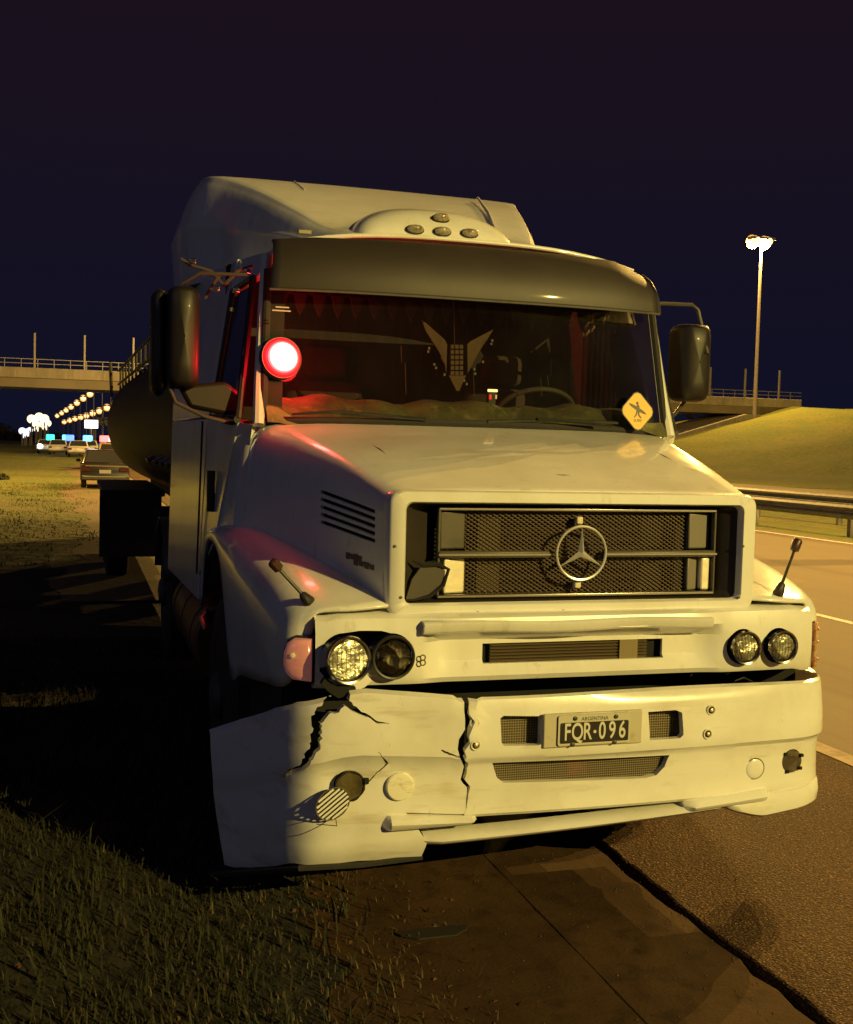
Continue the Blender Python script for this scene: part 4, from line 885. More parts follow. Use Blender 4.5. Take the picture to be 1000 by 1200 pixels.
mb = MB(); mb.tube([aty(345, 212, 3.7), aty(356, 222, 3.3), aty(361, 236, 2.95)], [.004, .010, .004], 6); mb.build('deflector_seam', PAINT, df)
# horn / bracket mess above the left door
for pts_, r_ in ((((212, 303), (222, 310), (248, 318), (262, 334)), .008), (((262, 335), (278, 318), (296, 312)), .010), (((240, 350), (252, 330), (258, 322)), .008)):
    mb = MB(); mb.tube([aty(x, y, 1.75) for x, y in pts_], r_, 6); mb.build('roof_bracket', STEEL, T)
for px, py in ((290, 318), (277, 340), (226, 306), (254, 338)):
    mb = MB(); mb.cbox(aty(px, py, 1.70), (.035, .03, .025)); mb.build('bracket_clamp', CHROME, T, bev=.006)

# ---- mirrors
def mirror(x0, x1, z0, z1, y, s, label=None):
    m_ = node('side_mirror', T)
    pts = rrect(x0, x1, z0, z1, .05, 5); cx, cz = (x0+x1)/2, (z0+z1)/2
    mb = MB(); mb.grid([[(cx+(x-cx)*f_, y+d_+.035*((x-cx)*f_/((x1-x0)/2))**2, cz+(z-cz)*g_) for x, z in pts] for f_, g_, d_ in ((.02, .02, -.10), (.5, .5, -.10), (.80, .86, -.096), (.93, .95, -.078), (.99, .985, -.035), (1, 1, .02), (.96, .985, .045))], closed=True); mb.build('housing', mat('mirror_black', (.010, .007, .006), .5, coat=.05), m_, ang=70)
    mb = MB(); mb.prism([((x-cx)*.93, (z-cz)*.96) for x, z in pts], Matrix.Translation((cx, y+.05, cz)) @ Matrix.Rotation(math.pi/2, 4, 'X'), .01); mb.build('glass', CHROME, m_, smooth=False)
    return m_
mr = mirror(1.205, 1.400, 2.10, 2.525, 1.60, 1)
mb = MB(); mb.tube([(1.05, 1.56, 2.615), (1.10, 1.57, 2.622), (1.29, 1.58, 2.628), (1.325, 1.58, 2.60), (1.34, 1.555, 2.50), (1.345, 1.50, 2.36)], .011, 8); mb.build('arm', STEEL, mr)
mb = MB(); mb.tube([(1.17, 1.60, 2.00), (1.24, 1.64, 2.03), (1.30, 1.62, 2.12)], .011, 8); mb.build('arm', STEEL, mr)
ml = mirror(-1.518, -1.362, 2.065, 2.555, 1.60, -1)
a = aty(202, 462, 1.58)
mb = MB(); mb.tube([aty(199, 340, 1.66), aty(199, 455, 1.58), aty(206, 472, 1.58), aty(240, 488, 1.58), aty(270, 496, 1.60), aty(290, 494, 1.62)], .010, 8); mb.build('arm', STEEL, ml)
mb = MB(); mb.tube([aty(213, 333, 1.66), aty(235, 320, 1.62), aty(290, 322, 1.62)], .009, 8); mb.build('arm', STEEL, ml)
m2 = node('side_mirror', T)
mb = MB(); mb.prism([(p.x, p.z) for p in [aty(x, y, 1.64) for x, y in ((208, 452), (264, 447), (284, 462), (286, 486), (262, 486), (222, 478))]], FRONT(0, 1.68, 0), .06); mb.build('housing', mat('mirror_brown', (.018, .010, .008), .5), m2, bev=.02)
m3 = mirror(-1.585, -1.50, 2.03, 2.55, 1.72, -1)
# upright markers on the fender corners
for s, tip in ((-1, (320, 659)), (1, (935, 634))):
    base, _n = hit(fl_, 363, 706) if s < 0 else hit(fr_, 912, 697); base = base if base is not None else Vector((s*1.06, .33, 1.205)); tp_ = aty(*tip, base.y)
    f_ = node('corner_marker', T); d = tp_-base
    mb = MB(); mb.tube([base-d*.02, base+d*.02, base+d*.20, base+d*.24], [.022, .024, .015, .007], 10); mb.build('foot', BLACK, f_)
    mb = MB(); mb.tube([base+d*.2, base+d*.82], .0065, 8); mb.build('stalk', BLACK, f_)
    mb = MB(); mb.tube([base+d*.80, base+d*.83, base+d*1.0, base+d*1.04], [.008, .019, .021, .015], 10); mb.build('tip', mat('marker_red_black', (.05, .018, .014), .4), f_)

# ---- steps, tank, rear of the tractor
mb = MB(); mb.tube([(-.98, 2.75, .62), (-.98, 4.4, .62)], .28, 24); mb.build('fuel_tank', RUST, T, bev=.02)
for yy in (3.0, 3.6, 4.2):
    mb = MB(); mb.tube([(-.98, yy-.02, .62), (-.98, yy+.02, .62)], .286, 24); mb.build('tank_strap', STEEL, T)
mb = MB(); mb.tube([(-1.18, 2.76, .82), (-1.22, 2.70, .78), (-1.20, 2.66, .72)], .014, 6); mb.build('filler_pipe', CHROME, T)
mb = MB(); mb.tube([(.98, 2.75, .62), (.98, 4.4, .62)], .28, 24); mb.build('fuel_tank', RUST, T, bev=.02)
for s in (-1, 1):
    mb = MB(); rows = []
    for k in range(13):
        a = math.radians(15+150*k/12); rows.append([(s*.86, 5.9-.64*math.cos(a), .52+.64*math.sin(a)), (s*1.25, 5.9-.64*math.cos(a), .52+.64*math.sin(a))])
    mb.grid(rows); mb.build('rear_mudguard', BLACK, T, sol=.02, ang=60)
mb = MB(); mb.box((-1.10, 4.62, 1.0), (1.10, 4.64, 1.9)); mb.build('rear_bulkhead', VOIDBLACK, T, smooth=False)

# ---- BUMPER
def yb(x, z):
    a = abs(x); y = -.075+.055*a*a
    if x > 0: y += 1.9*max(0, a-.92)**2 + (3.2*max(0, a-1.08)**1.5)
    else: d = a-1.135; y += 2.0*.035*math.log1p(math.exp(min(40, d/.035)))
    zz = [.30, .345, .40, .435, .445, .50, .60, .645, .665, .74, .86, .885, .895]
    dy = [.045, .020, .012, .020, .004, .012, .012, .004, -.022, -.020, .0, .008, .045]
    return y+float(np.interp(z, zz, dy))
def ztop(x):
    if x > -.52: return .892+.003*math.sin(x*4)
    return float(np.interp(x, [-1.44, -1.40, -1.28, -1.19, -1.12, -.95, -.87, -.6, -.52], [.615, .65, .750, .825, .868, .918, .928, .908, .900]))
CK = [(548, 808), (545, 835), (551, 848), (543, 866), (540, 884), (547, 900), (546, 915), (552, 930), (547, 950), (548, 1012)]
CKW = [(.90, .024), (.86, .018), (.82, .030), (.78, .026), (.74, .036), (.70, .034), (.66, .024), (.60, .018), (.55, .011), (.50, .007), (.44, .003), (.25, .0008)]
ckx = [(aty(x, y, -.07).z, aty(x, y, -.07).x) for x, y in CK][::-1]
def crack_x(z): 
    return float(np.interp(z, [a for a, _ in ckx], [b_ for _, b_ in ckx]))+.005*math.sin(z*150)+.003*math.sin(z*331)
def crack_w(z): return float(np.interp(z, [a for a, _ in CKW[::-1]], [b_ for _, b_ in CKW[::-1]]))
ZR = [0, .015, .06, .12, .18, .24, .30, .36, .42, .47, .505, .53, .555, .58, .63, .68, .74, .80, .86, .92, .97, 1]
def bump_grid(xa, xb, crack_at, zb_f, nx):
    rows = []
    for t in ZR:
        r = []
        for k in range(nx+1):
            u = k/nx; xae = xa+(.055*t**1.8 if crack_at == 'r' else 0); xx = xae+(xb-xae)*u; zt = ztop(xx); zb = zb_f(xx); z = zt+(zb-zt)*t
            cx = crack_x(z); cw_ = crack_w(z)/2
            if crack_at == 'r': x = xae+(cx-cw_-xae)*u
            else: x = (cx+cw_)+(xb-(cx+cw_))*u
            zn = .895-(.895-.30)*((zt-z)/(zt-min(.30, zb))) if x < -.52 else z
            fd = 0
            if x < -.49:
                dl = ((z-.905)*.41+(x+.93)*.205)/.458; fd = -.17*max(0, dl) if x > -1.0 else 0
                fd += .02*math.exp(-((x+1.0)**2+(z-.62)**2)/.006)
            r.append((x, yb(x, zn)+fd, z))
        rows.append(r)
    return rows
BP = node('bumper', T)
mb = MB(); mb.grid(bump_grid(-.49, 1.235, 'l', lambda x: .435 if x < .64 else .442, 64)); bm = mb.build('main_section', PAINTB, BP, ang=40)
zb_l = lambda x: .298+.06*max(0, (-x-.60)/-.1 if False else 0)
mb = MB(); mb.grid(bump_grid(-1.40, -.49, 'r', lambda x: float(np.interp(x, [-1.40, -1.32, -1.26, -1.14, -.9], [.115, .135, .175, .262, .280])), 52)); bl = mb.build('broken_section', PAINTB, BP, ang=40)
bl['label'] = 'cracked and sagging corner section with torn fog lamp hole'
for o in (bm, bl):
    md = o.modifiers.new('t', 'SOLIDIFY'); md.thickness = .030; md.offset = -1
def cutp(pts, y=-.06):
    P = [aty(x, z, y) for x, z in pts]; mb = MB(); mb.prism([(p.x, p.z) for p in P], FRONT(0, .5, 0), 1.0); return mb.build('c', BLACK, None, smooth=False)
def cutc(px, py, r, y=-.05):
    p = aty(px, py, y); mb = MB(); mb.lathe([(r, -.4), (r, .4)], Matrix.Translation((p.x, p.y, p.z)) @ Matrix.Rotation(math.pi/2, 4, 'X'), 28); return mb.build('c', BLACK, None)
cs = [cutp([(585, 841), (589, 838), (631, 838), (634, 842), (633, 868), (628, 871), (588, 872), (585, 868)]), cutp([(757, 833), (790, 831), (797, 834), (797, 859), (793, 863), (757, 865)]),
      cutp([(576, 893), (783, 884), (778, 898), (768, 908), (755, 911), (590, 917), (582, 911)], -.05), cutc(922, 889, .050, .02)]
cut(bm, cs)
def thick(pl0, w0_):
    rg = random.Random(len(pl0)*7+int(pl0[0][0])); pl_ = []; w_ = []
    for i in range(len(pl0)-1):
        for k in range(3):
            t = k/3; pl_.append((pl0[i][0]+(pl0[i+1][0]-pl0[i][0])*t+rg.uniform(-1, 1)*.9*(k > 0), pl0[i][1]+(pl0[i+1][1]-pl0[i][1])*t+rg.uniform(-1, 1)*.9*(k > 0))); w_.append((w0_[i]+(w0_[i+1]-w0_[i])*t)*rg.uniform(.75, 1.2))
    pl_.append(pl0[-1]); w_.append(w0_[-1])
    L = []; Rr_ = []
    for i, (x, y) in enumerate(pl_):
        x0_, y0_ = pl_[max(0, i-1)]; x1_, y1_ = pl_[min(len(pl_)-1, i+1)]; d = math.hypot(x1_-x0_, y1_-y0_) or 1
        nx_, ny_ = -(y1_-y0_)/d, (x1_-x0_)/d; w = w_[i]/2; L.append((x+nx_*w, y+ny_*w)); Rr_.append((x-nx_*w, y-ny_*w))
    return L+Rr_[::-1]
cs = [cutc(413, 925, .056, -.05), cutp([(499, 1008), (503, 990), (487, 966), (478, 955), (700, 955), (700, 1060), (498, 1060)]),
      cutp(thick([(407, 800), (404, 818), (398, 828), (388, 833), (379, 843), (374, 852), (376, 861), (373, 871), (373, 880), (366, 892), (362, 903), (352, 914), (346, 921), (343, 929)], [12, 20, 17, 13, 13, 12, 10, 12, 10, 9, 8, 6, 5, 1])),
      cutp(thick([(406, 824), (415, 832), (425, 838), (434, 841), (444, 848), (457, 849)], [9, 7, 4, 3, 2.4, .6])),
      cutp(thick([(444, 882), (450, 889), (456, 897), (450, 904), (443, 911), (434, 921)], [.6, 1.2, 3.0, 1.6, 1.2, 2.2])),
      cutp(thick([(516, 878), (523, 881), (531, 884), (537, 886), (541, 884)], [1, 2.6, 2, 3.4, 5]))]
cut(bl, cs)
# lower lips
def lip(name, px0, px1, zt0, zt1, zb0, zb1, dy, n_=14, xo=None, wedge=0):
    xa, xb = px0, px1; mb = MB(); rows = []
    for k in range(n_+1):
        u = k/n_; x = xa+(xb-xa)*u; ee = min(1, u*16+.25, (1-u)*16+.25); zt = zt0+(zt1-zt0)*u; zb = zb0+(zb1-zb0)*u
        if wedge: zb = zb+(zt-.025-zb)*(1-min(1, u/wedge))**1.3
        y = yb(x, .44)+dy*ee+.022*(1-ee); e_ = .55+.45*min(1, min(u, 1-u)*8)
        hh = zt-zb; zt = zb+hh*e_ if False else zt
        rows.append([(x, y+.08, zt+.004), (x, y+.012, zt), (x, y-.004, zt-.012*1), (x, y-.012, (zt*.5+zb*.5)), (x, y-.006, zb+.010), (x, y+.008, zb), (x, y+.07, zb+.004)])
    mb.grid(rows)
    for r in (0, n_): mb.f.append(tuple(range(r*7, r*7+7))); mb.mi.append(0)
    return mb.build(name, PAINTB, BP, ang=40)
lip('lower_lip', -.835, -.475, .462, .440, .405, .418, -.030)      # short strip on the left section
lip('lower_lip', -.672, .62, .372, .418, .335, .392, -.010, 20)    # long thin central strip
lip('lower_lip', .40, .80, .436, .462, .398, .412, -.030)          # right strip
lip('lower_lip', .56, 1.19, .428, .470, .322, .375, -.012, 28, wedge=.35)     # deep right end
mb = MB(); mb.tube([(-1.385, .50, .09), (-1.27, .27, .175), (-1.13, .03, .265), (-.9, .0, .27), (-.67, .0, .28)], .012, 6); mb.build('rubber_edge', RUBBER, BP)
# beam and plate behind, near black in place of the dark void
mb = MB(); mb.box((-1.0, .10, .46), (1.0, .24, .80)); mb.build('bumper_beam', VOIDBLACK, BP, smooth=False)
mb = MB(); mb.hexa([(-1.10, .06, .34), (-.5, .04, .34), (-.5, .10, .34), (-1.08, .12, .34), (-1.10, .06, .80), (-.5, .04, .86), (-.5, .10, .86), (-1.08, .12, .80)]); mb.build('backing_plate', VOIDBLACK, BP, smooth=False)
# mesh panels in the windows
def screen(pts, y, nm, m1, par=BP, pitch=.010, w=.0022):
    P = [aty(px, py, y) for px, py in pts]; x0_, x1_ = min(p.x for p in P), max(p.x for p in P); z0_, z1_ = min(p.z for p in P), max(p.z for p in P)
    nd = node(nm, par); mb = MB(); mb.box((x0_-.01, y+.012, z0_-.01), (x1_+.01, y+.018, z1_+.01)); mb.build('backing', m1, nd, smooth=False)
    mb = MB(); x = x0_
    while x < x1_: mb.box((x-w/2, y, z0_-.008), (x+w/2, y+.004, z1_+.008)); x += pitch
    z = z0_
    while z < z1_: mb.box((x0_-.008, y-.003, z-w/2), (x1_+.008, y+.0005, z+w/2)); z += pitch
    mb.build('wire_mesh', mat('mesh_olive', (.30, .25, .16), .5, .3), nd, smooth=False, recalc=False, kind='stuff')
MB1 = mat('dark_mesh_back', (.08, .066, .034), .7, noise=[(18, (.15, .12, .06), .5, .7, U)])
screen([(585, 836), (634, 872)], -.03, 'mesh_window', MB1); screen([(755, 830), (797, 866)], -.03, 'mesh_window', MB1)
screen([(574, 882), (786, 918)], -.025, 'mesh_window', mat('slot_back', (.030, .022, .018), .8, noise=[(9, (.06, .045, .03), .5, .7, (.5, 1, 3))]), pitch=.009, w=.0020)
mb = MB(); p = aty(676, 899, -.02); mb.cbox(p, (.075, .004, .05)); mb.build('red_mark', mat('faded_red', (.22, .035, .025), .6, noise=[(30, (.06, .03, .02), .5, .6, U)]), BP, smooth=False)
# plate frame, plate and letters
pl_ = node('licence_plate', BP); pc = aty(697.5, 855.5, -.115)
Mp = Matrix.Translation((pc.x, -.108, pc.z)) @ Matrix.Rotation(math.radians(90), 4, 'X')
mb = MB(); mb.prism([(-.205, -.064), (.205, -.064), (.205, .066), (-.205, .066)], Mp @ Matrix.Translation((0, 0, -.02)), .016); mb.build('holder', mat('holder_tan', (.50, .47, .36), .5, noise=[(14, (.36, .32, .22), .5, .7, U)]), pl_, bev=.004)
mb = MB(); mb.prism(rrect(-.150, .150, -.056, .060, .008, 3), Mp, .004); mb.build('border', mat('plate_pale', (.52, .50, .40), .45), pl_, smooth=False)
mb = MB(); mb.prism(rrect(-.142, .142, -.047, .032, .006, 3), Mp @ Matrix.Translation((0, 0, .004)), .0014); mb.build('field', mat('plate_black', (.018, .015, .012), .4), pl_, smooth=False)
PW = mat('plate_letter', (.62, .60, .52), .45)
for ch, dx in zip('FQR096', (-.113, -.072, -.031, .031, .073, .115)):
    text_mesh(ch, .092, Mp @ Matrix.Translation((dx, -.0065, .0055)), 'plate_character', PW, pl_, .0012, .66, bold=.0012)
mb = MB(); mb.lathe([(.004, 0), (.0065, .001), (.0065, .002), (.004, .002)], Mp @ Matrix.Translation((0, -.006, .0055)), 12); mb.build('plate_seal', PW, pl_)
text_mesh('ARGENTINA', .020, Mp @ Matrix.Translation((0, .0435, .0042)), 'plate_text', mat('plate_ink', (.06, .06, .07), .5), pl_, .0006, 1.0)
for dx, dz in ((-.082, .048), (.088, .048), (-.090, -.052), (.085, -.052)):
    mb = MB(); mb.lathe([(.0085, 0), (.0085, .004), (.004, .006), (0, .006)], Mp @ Matrix.Translation((dx, dz, .004)), 10); mb.build('plate_screw', mat('screw_dark', (.05, .045, .04), .5), pl_)
# white recess jambs beside the plate
for px0, px1 in ((634, 642), ):
    a = aty(px0, 855, -.06); b_ = aty(px1, 855, -.06); mb = MB(); mb.hexa([(a.x, -.03, a.z-.055), (b_.x, -.09, a.z-.055), (b_.x+.01, -.05, a.z-.055), (a.x+.01, -.02, a.z-.055), (a.x, -.03, a.z+.055), (b_.x, -.09, a.z+.055), (b_.x+.01, -.05, a.z+.055), (a.x+.01, -.02, a.z+.055)]); mb.build('plate_jamb', PAINTB, BP, smooth=False)
# bolt rings
for px, py in ((556, 847), (556, 872), (833, 832), (827, 859)):
    x_ = aty(px, py, -.07); yy = yb(x_.x, x_.z)-.002; nd = node('bolt_socket', BP)
    mb = MB(); mb.tube([Vector((x_.x+.017*math.cos(a_), yy-.002, x_.z+.018*math.sin(a_))) for a_ in [k*math.pi/9 for k in range(19)]], .0036, 6, caps=False); mb.build('ring', PAINTB, nd)
    mb = MB(); mb.lathe([(.0155, -.004), (.0155, .002), (.009, .003)], Matrix.Translation((x_.x, yy, x_.z)) @ Matrix.Rotation(math.pi/2, 4, 'X'), 16); mb.build('hole', BLACK, nd)
    mb = MB(); mb.lathe([(.008, 0), (.008, .007), (0, .009)], Matrix.Translation((x_.x+.001, yy, x_.z)) @ Matrix.Rotation(math.pi/2, 4, 'X'), 6); mb.build('bolt', mat('bolt_yellow', (.6, .5, .25), .4, .5), nd, smooth=False)
# fog lamp cups and lids
def disc(nm, px, py, r, m, th=.008, par=BP, y_=-.05):
    x_ = aty(px, py, y_); yy = yb(x_.x, x_.z)
    mb = MB(); mb.lathe([(r, -.01), (r, th*.7), (r*.93, th), (r*.5, th*1.15), (0, th*1.15)], Matrix.Translation((x_.x, yy, x_.z)) @ Matrix.Rotation(math.pi/2, 4, 'X'), 30); return mb.build(nm, m, par)
disc('fog_lamp_lid', 470, 923, .053, mat('lid_pale', (.80, .78, .66), .35, coat=.3, noise=[(16, (.42, .38, .25), .52, .70, (1, 1, 3))]), .014)
x_ = aty(470, 923, -.05); 
disc('fog_lamp_lid', 879, 898, .040, PAINTB, .006, y_=-.0)
x_ = aty(879, 898, -.0); yy = yb(x_.x, x_.z)
mb = MB(); mb.tube([Vector((x_.x+.043*math.cos(a_), yy-.002, x_.z+.043*math.sin(a_))) for a_ in [k*math.pi/12-1.9 for k in range(17)]], .0022, 5); mb.build('lid_seam', GREY, BP)
x_ = aty(413, 925, -.05); yy = yb(x_.x, x_.z)
mb = MB(); mb.lathe([(.058, .0), (.050, -.01), (.046, -.045), (.030, -.060), (0, -.062)], Matrix.Translation((x_.x, yy-.002, x_.z)) @ Matrix.Rotation(math.pi/2, 4, 'X'), 28); mb.build('fog_lamp_cup', mat('cup_olive', (.10, .078, .030), .35, noise=[(9, (.045, .035, .015), .42, .62, U)], bump=[('n', 12, .5, .02)]), BP)  # dark mottled colour puts shade into the cup so it looks deeper
mb = MB(); mb.tube([Vector((x_.x+.054*math.cos(a_), yy-.003, x_.z+.054*math.sin(a_))) for a_ in [k*math.pi/12 for k in range(25)]], [.0035+.002*math.sin(k*1.7) for k in range(25)], 6, caps=False); mb.build('cup_rim', BLACK, BP)
for dx, dz in ((.060, .018), (-.030, -.052), (-.064, -.018)):
    mb = MB(); mb.cbox((x_.x+dx, yy-.006, x_.z+dz), (.016, .012, .022)); mb.build('torn_tab', VOIDBLACK, BP)
# the loose ribbed grille disc hanging below it
p = aty(392, 945, -.06); yy = yb(p.x, p.z)-.030; gd = node('hanging_fog_grille', BP)
Mg = Matrix.Translation((p.x, yy, p.z)) @ Matrix.Rotation(math.radians(90), 4, 'X') @ Matrix.Rotation(math.radians(38), 4, 'Z') @ Matrix.Diagonal((1.15, .92, 1, 1))
mb = MB(); mb.tube([Mg @ Vector((.058*math.cos(a_), .058*math.sin(a_), 0)) for a_ in [k*math.pi/14 for k in range(29)]], .0030, 6, caps=False); mb.build('rim', mat('rim_dark', (.10, .085, .05), .5), gd)
mb = MB(); mb.lathe([(0, -.006), (.055, -.006)], Mg, 24); mb.build('back', mat('back_dark', (.05, .04, .03), .7), gd)
for k in range(7):
    v_ = -.046+k*.0153; hh = math.sqrt(max(.0001, .055**2-v_*v_)); mb = MB(); 
    pa = [Mg @ Vector(q_) for q_ in ((-hh, v_-.0042, -.003), (hh, v_-.0042, -.003), (hh, v_+.0042, -.003), (-hh, v_+.0042, -.003), (-hh, v_-.0042, .004), (hh, v_-.0042, .004), (hh, v_+.0042, .004), (-hh, v_+.0042, .004))]
    mb.hexa(pa); mb.build('rib', PAINTB, gd, smooth=False)
mb = MB(); mb.tube([Mg @ Vector((-.058, -.01, 0)), aty(375, 958, -.11), aty(371, 966, -.11), aty(395, 968, -.11), Mg @ Vector((-.02, -.052, 0))], .0018, 5); mb.build('loose_wire', BLACK, gd)
# right fog lamp hole
x_ = aty(922, 889, .02); yy = yb(x_.x, x_.z); fl = node('fog_lamp', BP)
mb = MB(); mb.lathe([(.046, .004), (.042, -.02), (.035, -.05), (0, -.06)], Matrix.Translation((x_.x, yy+.002, x_.z)) @ Matrix.Rotation(math.pi/2, 4, 'X'), 26); mb.build('cup', mat('cup_dark', (.05, .035, .02), .5, noise=[(12, (.14, .10, .05), .5, .65, U)]), fl)
mb = MB(); mb.lathe([(.034, 0), (.034, .010), (.030, .014), (0, .018)], Matrix.Translation((x_.x-.004, yy+.02, x_.z+.004)) @ Matrix.Rotation(math.pi/2, 4, 'X') @ Matrix.Rotation(.5, 4, 'X'), 20); mb.build('lens', mat('fog_glass', (.10, .07, .04), .15, coat=.6), fl)
for a_ in (.5, 2.4, 4.2, 5.6):
    mb = MB(); mb.cbox((x_.x+.048*math.cos(a_), yy-.004, x_.z+.048*math.sin(a_)), (.014, .014, .012)); mb.build('torn_tab', VOIDBLACK, fl)
# wire loop in the gap on the right
mb = MB(); mb.tube([aty(857, 806, .02), aty(862, 798, .0), aty(872, 794, .0), aty(882, 799, .02), aty(884, 806, .03)], .0035, 6); mb.build('loose_cable', BLACK, BP)
# raised rubber on bumper joint / mud chips
# ---- hanging shards at the left lamp
mb = MB(); mb.prism([(p.x, p.z) for p in [aty(x, y, 0) for x, y in ((383, 795), (396, 806), (418, 806), (420, 813), (398, 820), (386, 812), (378, 803))]], FRONT(0, .05, 0), .03); mb.build('torn_bracket', VOIDBLACK, T, smooth=False)

# ================================================================== tank trailer
TR = root('tank_trailer', (-.15, 13, 0), 'dark cylindrical tank trailer coupled behind the white truck', 'trailer')
TANK = mat('tank_steel', (.035, .020, .017), .6, .1, noise=[(1.5, (.022, .013, .011), .42, .65, (1, .3, 1))], bump=[('n', 4, .1, .02)])
def tx(x, y): return x-.018*(y-6)
mb = MB(); mb.lathe([(0, -.25), (.6, -.20), (.95, -.06), (1.08, .1), (1.10, .4), (1.10, 14.2), (.9, 14.4), (0, 14.5)], Matrix.Translation((-.02, 5.6, 2.12)) @ Matrix.Rotation(math.radians(90-.9), 4, 'X') @ Matrix.Rotation(math.pi, 4, 'X') if False else Matrix.Translation((-.02, 5.75, 2.10)) @ Matrix.Rotation(math.radians(1.0), 4, 'Z') @ Matrix.Rotation(math.radians(-90), 4, 'X'), 56); mb.build('tank', TANK, TR)
for k in range(9):
    y = 6.6+k*1.6; M = Matrix.Translation((tx(-.02, y)+.05, y, 2.10)) @ Matrix.Rotation(math.radians(-90), 4, 'X'); mb = MB(); mb.lathe([(1.10, -.045), (1.128, -.035), (1.128, .035), (1.10, .045)], M, 56); mb.build('band', mat('band_dark', (.05, .04, .035), .5), TR)
for y in (6.7, 7.3, 8.0, 9.0):
    mb = MB(); mb.tube([(tx(-1.05, y), y, 1.62), (tx(-1.14, y), y-.02, 1.58)], .03, 8); mb.build('side_fitting', CHROME, TR)
wk = node('walkway_rail', TR)
for dz in (0, .28):
    mb = MB(); mb.tube([(tx(-.88, 6.4), 6.4, 2.92+dz), (tx(-.88, 20.4), 20.4, 2.92+dz)], .025, 6); mb.build('rail', STEEL, wk)
y = 6.4
while y < 20.5:
    mb = MB(); mb.tube([(tx(-.88, y), y, 2.75), (tx(-.88, y), y, 3.20)], .02, 6); mb.build('upright', STEEL, wk); y += .95
mb = MB(); mb.tube([(tx(-1.0, 20.2)-.02, 20.2, 2.65), (tx(-1.04, 20.2)-.02, 20.2, 3.35)], .035, 6); mb.build('rear_mast', STEEL, TR)
mb = MB(); mb.box((-.50, 6.0, .90), (.35, 20, 1.12)); mb.build('chassis', VOIDBLACK, TR, smooth=False)
mb = MB(); mb.hexa([(-1.66, 10.8, .32), (-.9, 10.8, .32), (-.9, 10.84, .32), (-1.66, 10.84, .32), (-1.66, 10.8, 1.16), (-.9, 10.8, 1.16), (-.9, 10.84, 1.16), (-1.66, 10.84, 1.16)]); mb.build('mud_flap', RUBBER, TR, smooth=False)
mb = MB(); mb.box((-1.64, 10.85, 1.08), (-.85, 14.6, 1.16)); mb.build('mudguard', BLACK, TR, smooth=False, bev=.03)
mb = MB(); mb.box((-1.02, 6.6, .45), (-.55, 10.6, .98)); mb.build('side_locker', VOIDBLACK, TR, smooth=False)
for yy in (11.6, 13.0):
    for s, x_ in ((-1, -1.42), (1, 1.0)):
        w_ = node('wheel', TR); M = Matrix.Translation((x_, yy, .52)) @ Matrix.Rotation(s*math.pi/2, 4, 'Y')
        mb = MB(); mb.lathe([(.28, -.14), (.36, -.15), (.47, -.145), (.515, -.12), (.515, .12), (.47, .145), (.36, .15), (.28, .14)], M, 28); mb.build('tyre', RUBBER, w_)
        mb = MB(); mb.lathe([(.285, .135), (.24, .02), (.13, .05), (.12, .16), (0, .18)], M, 20); mb.build('rim', STEEL, w_)

# ================================================================== things on and in the truck
# red flashing beacon stuck to the windscreen
bp0, _n = hit(bvh(wso), 329, 420)
bp0 = bp0+Vector((0, -.012, 0))
BS = Matrix.Scale(1.22, 4)
BE = root('warning_beacon', tuple(bp0), 'glowing red warning beacon fixed to the left side of the windscreen', 'beacon')
Mb = Matrix.Translation(bp0) @ Matrix.Rotation(math.radians(82), 4, 'X') @ Matrix.Rotation(.15, 4, 'Y') @ BS
mb = MB(); mb.lathe([(.085, -.02), (.088, .0), (.082, .012)], Mb, 28); mb.build('base', BLACK, BE)
for nm_, r0_, r1_, z0_, z1_, c_, e_ in (('outer_lens', .080, .070, .012, .020, (1, .012, .02), .8), ('middle_lens', .070, .062, .020, .026, (1, .03, .05), 1.6), ('inner_lens', .062, .055, .026, .031, (1, .16, .16), 2.2)):  # lens rings step down in emission, painting the halo round the core
    mb = MB(); mb.lathe([(r0_+.001, z0_-.004), (r0_, z0_), (r1_, z1_)], Mb, 36); mb.build(nm_, mat('beacon_'+nm_, c_, .4, emit=c_, es=e_), BE)
mb = MB(); mb.lathe([(.055, .031), (.045, .035), (.02, .039), (0, .040)], Mb, 32); mb.build('lit_core', mat('beacon_core', (1, .5, .4), .4, emit=(1, .72, .66), es=4), BE)
lb = bpy.data.lights.new('beacon_light', 'POINT'); lb.energy = 5.5; lb.color = (1, .012, .02); lb.shadow_soft_size = .07
lo = bpy.data.objects.new('beacon_light', lb); COL.objects.link(lo); lo.location = bp0+Vector((0, -.095, 0)); lo.parent = BE; lo.matrix_parent_inverse = parent_inv(BE)

lb2 = bpy.data.lights.new('beacon_back_light', 'POINT'); lb2.energy = 11; lb2.color = (1, .012, .02); lb2.shadow_soft_size = .04  # added lamp behind the glass to redden the pillar and cab interior
lo = bpy.data.objects.new('beacon_back_light', lb2); COL.objects.link(lo); lo.location = bp0+Vector((.03, .11, 0)); lo.parent = BE; lo.matrix_parent_inverse = parent_inv(BE)

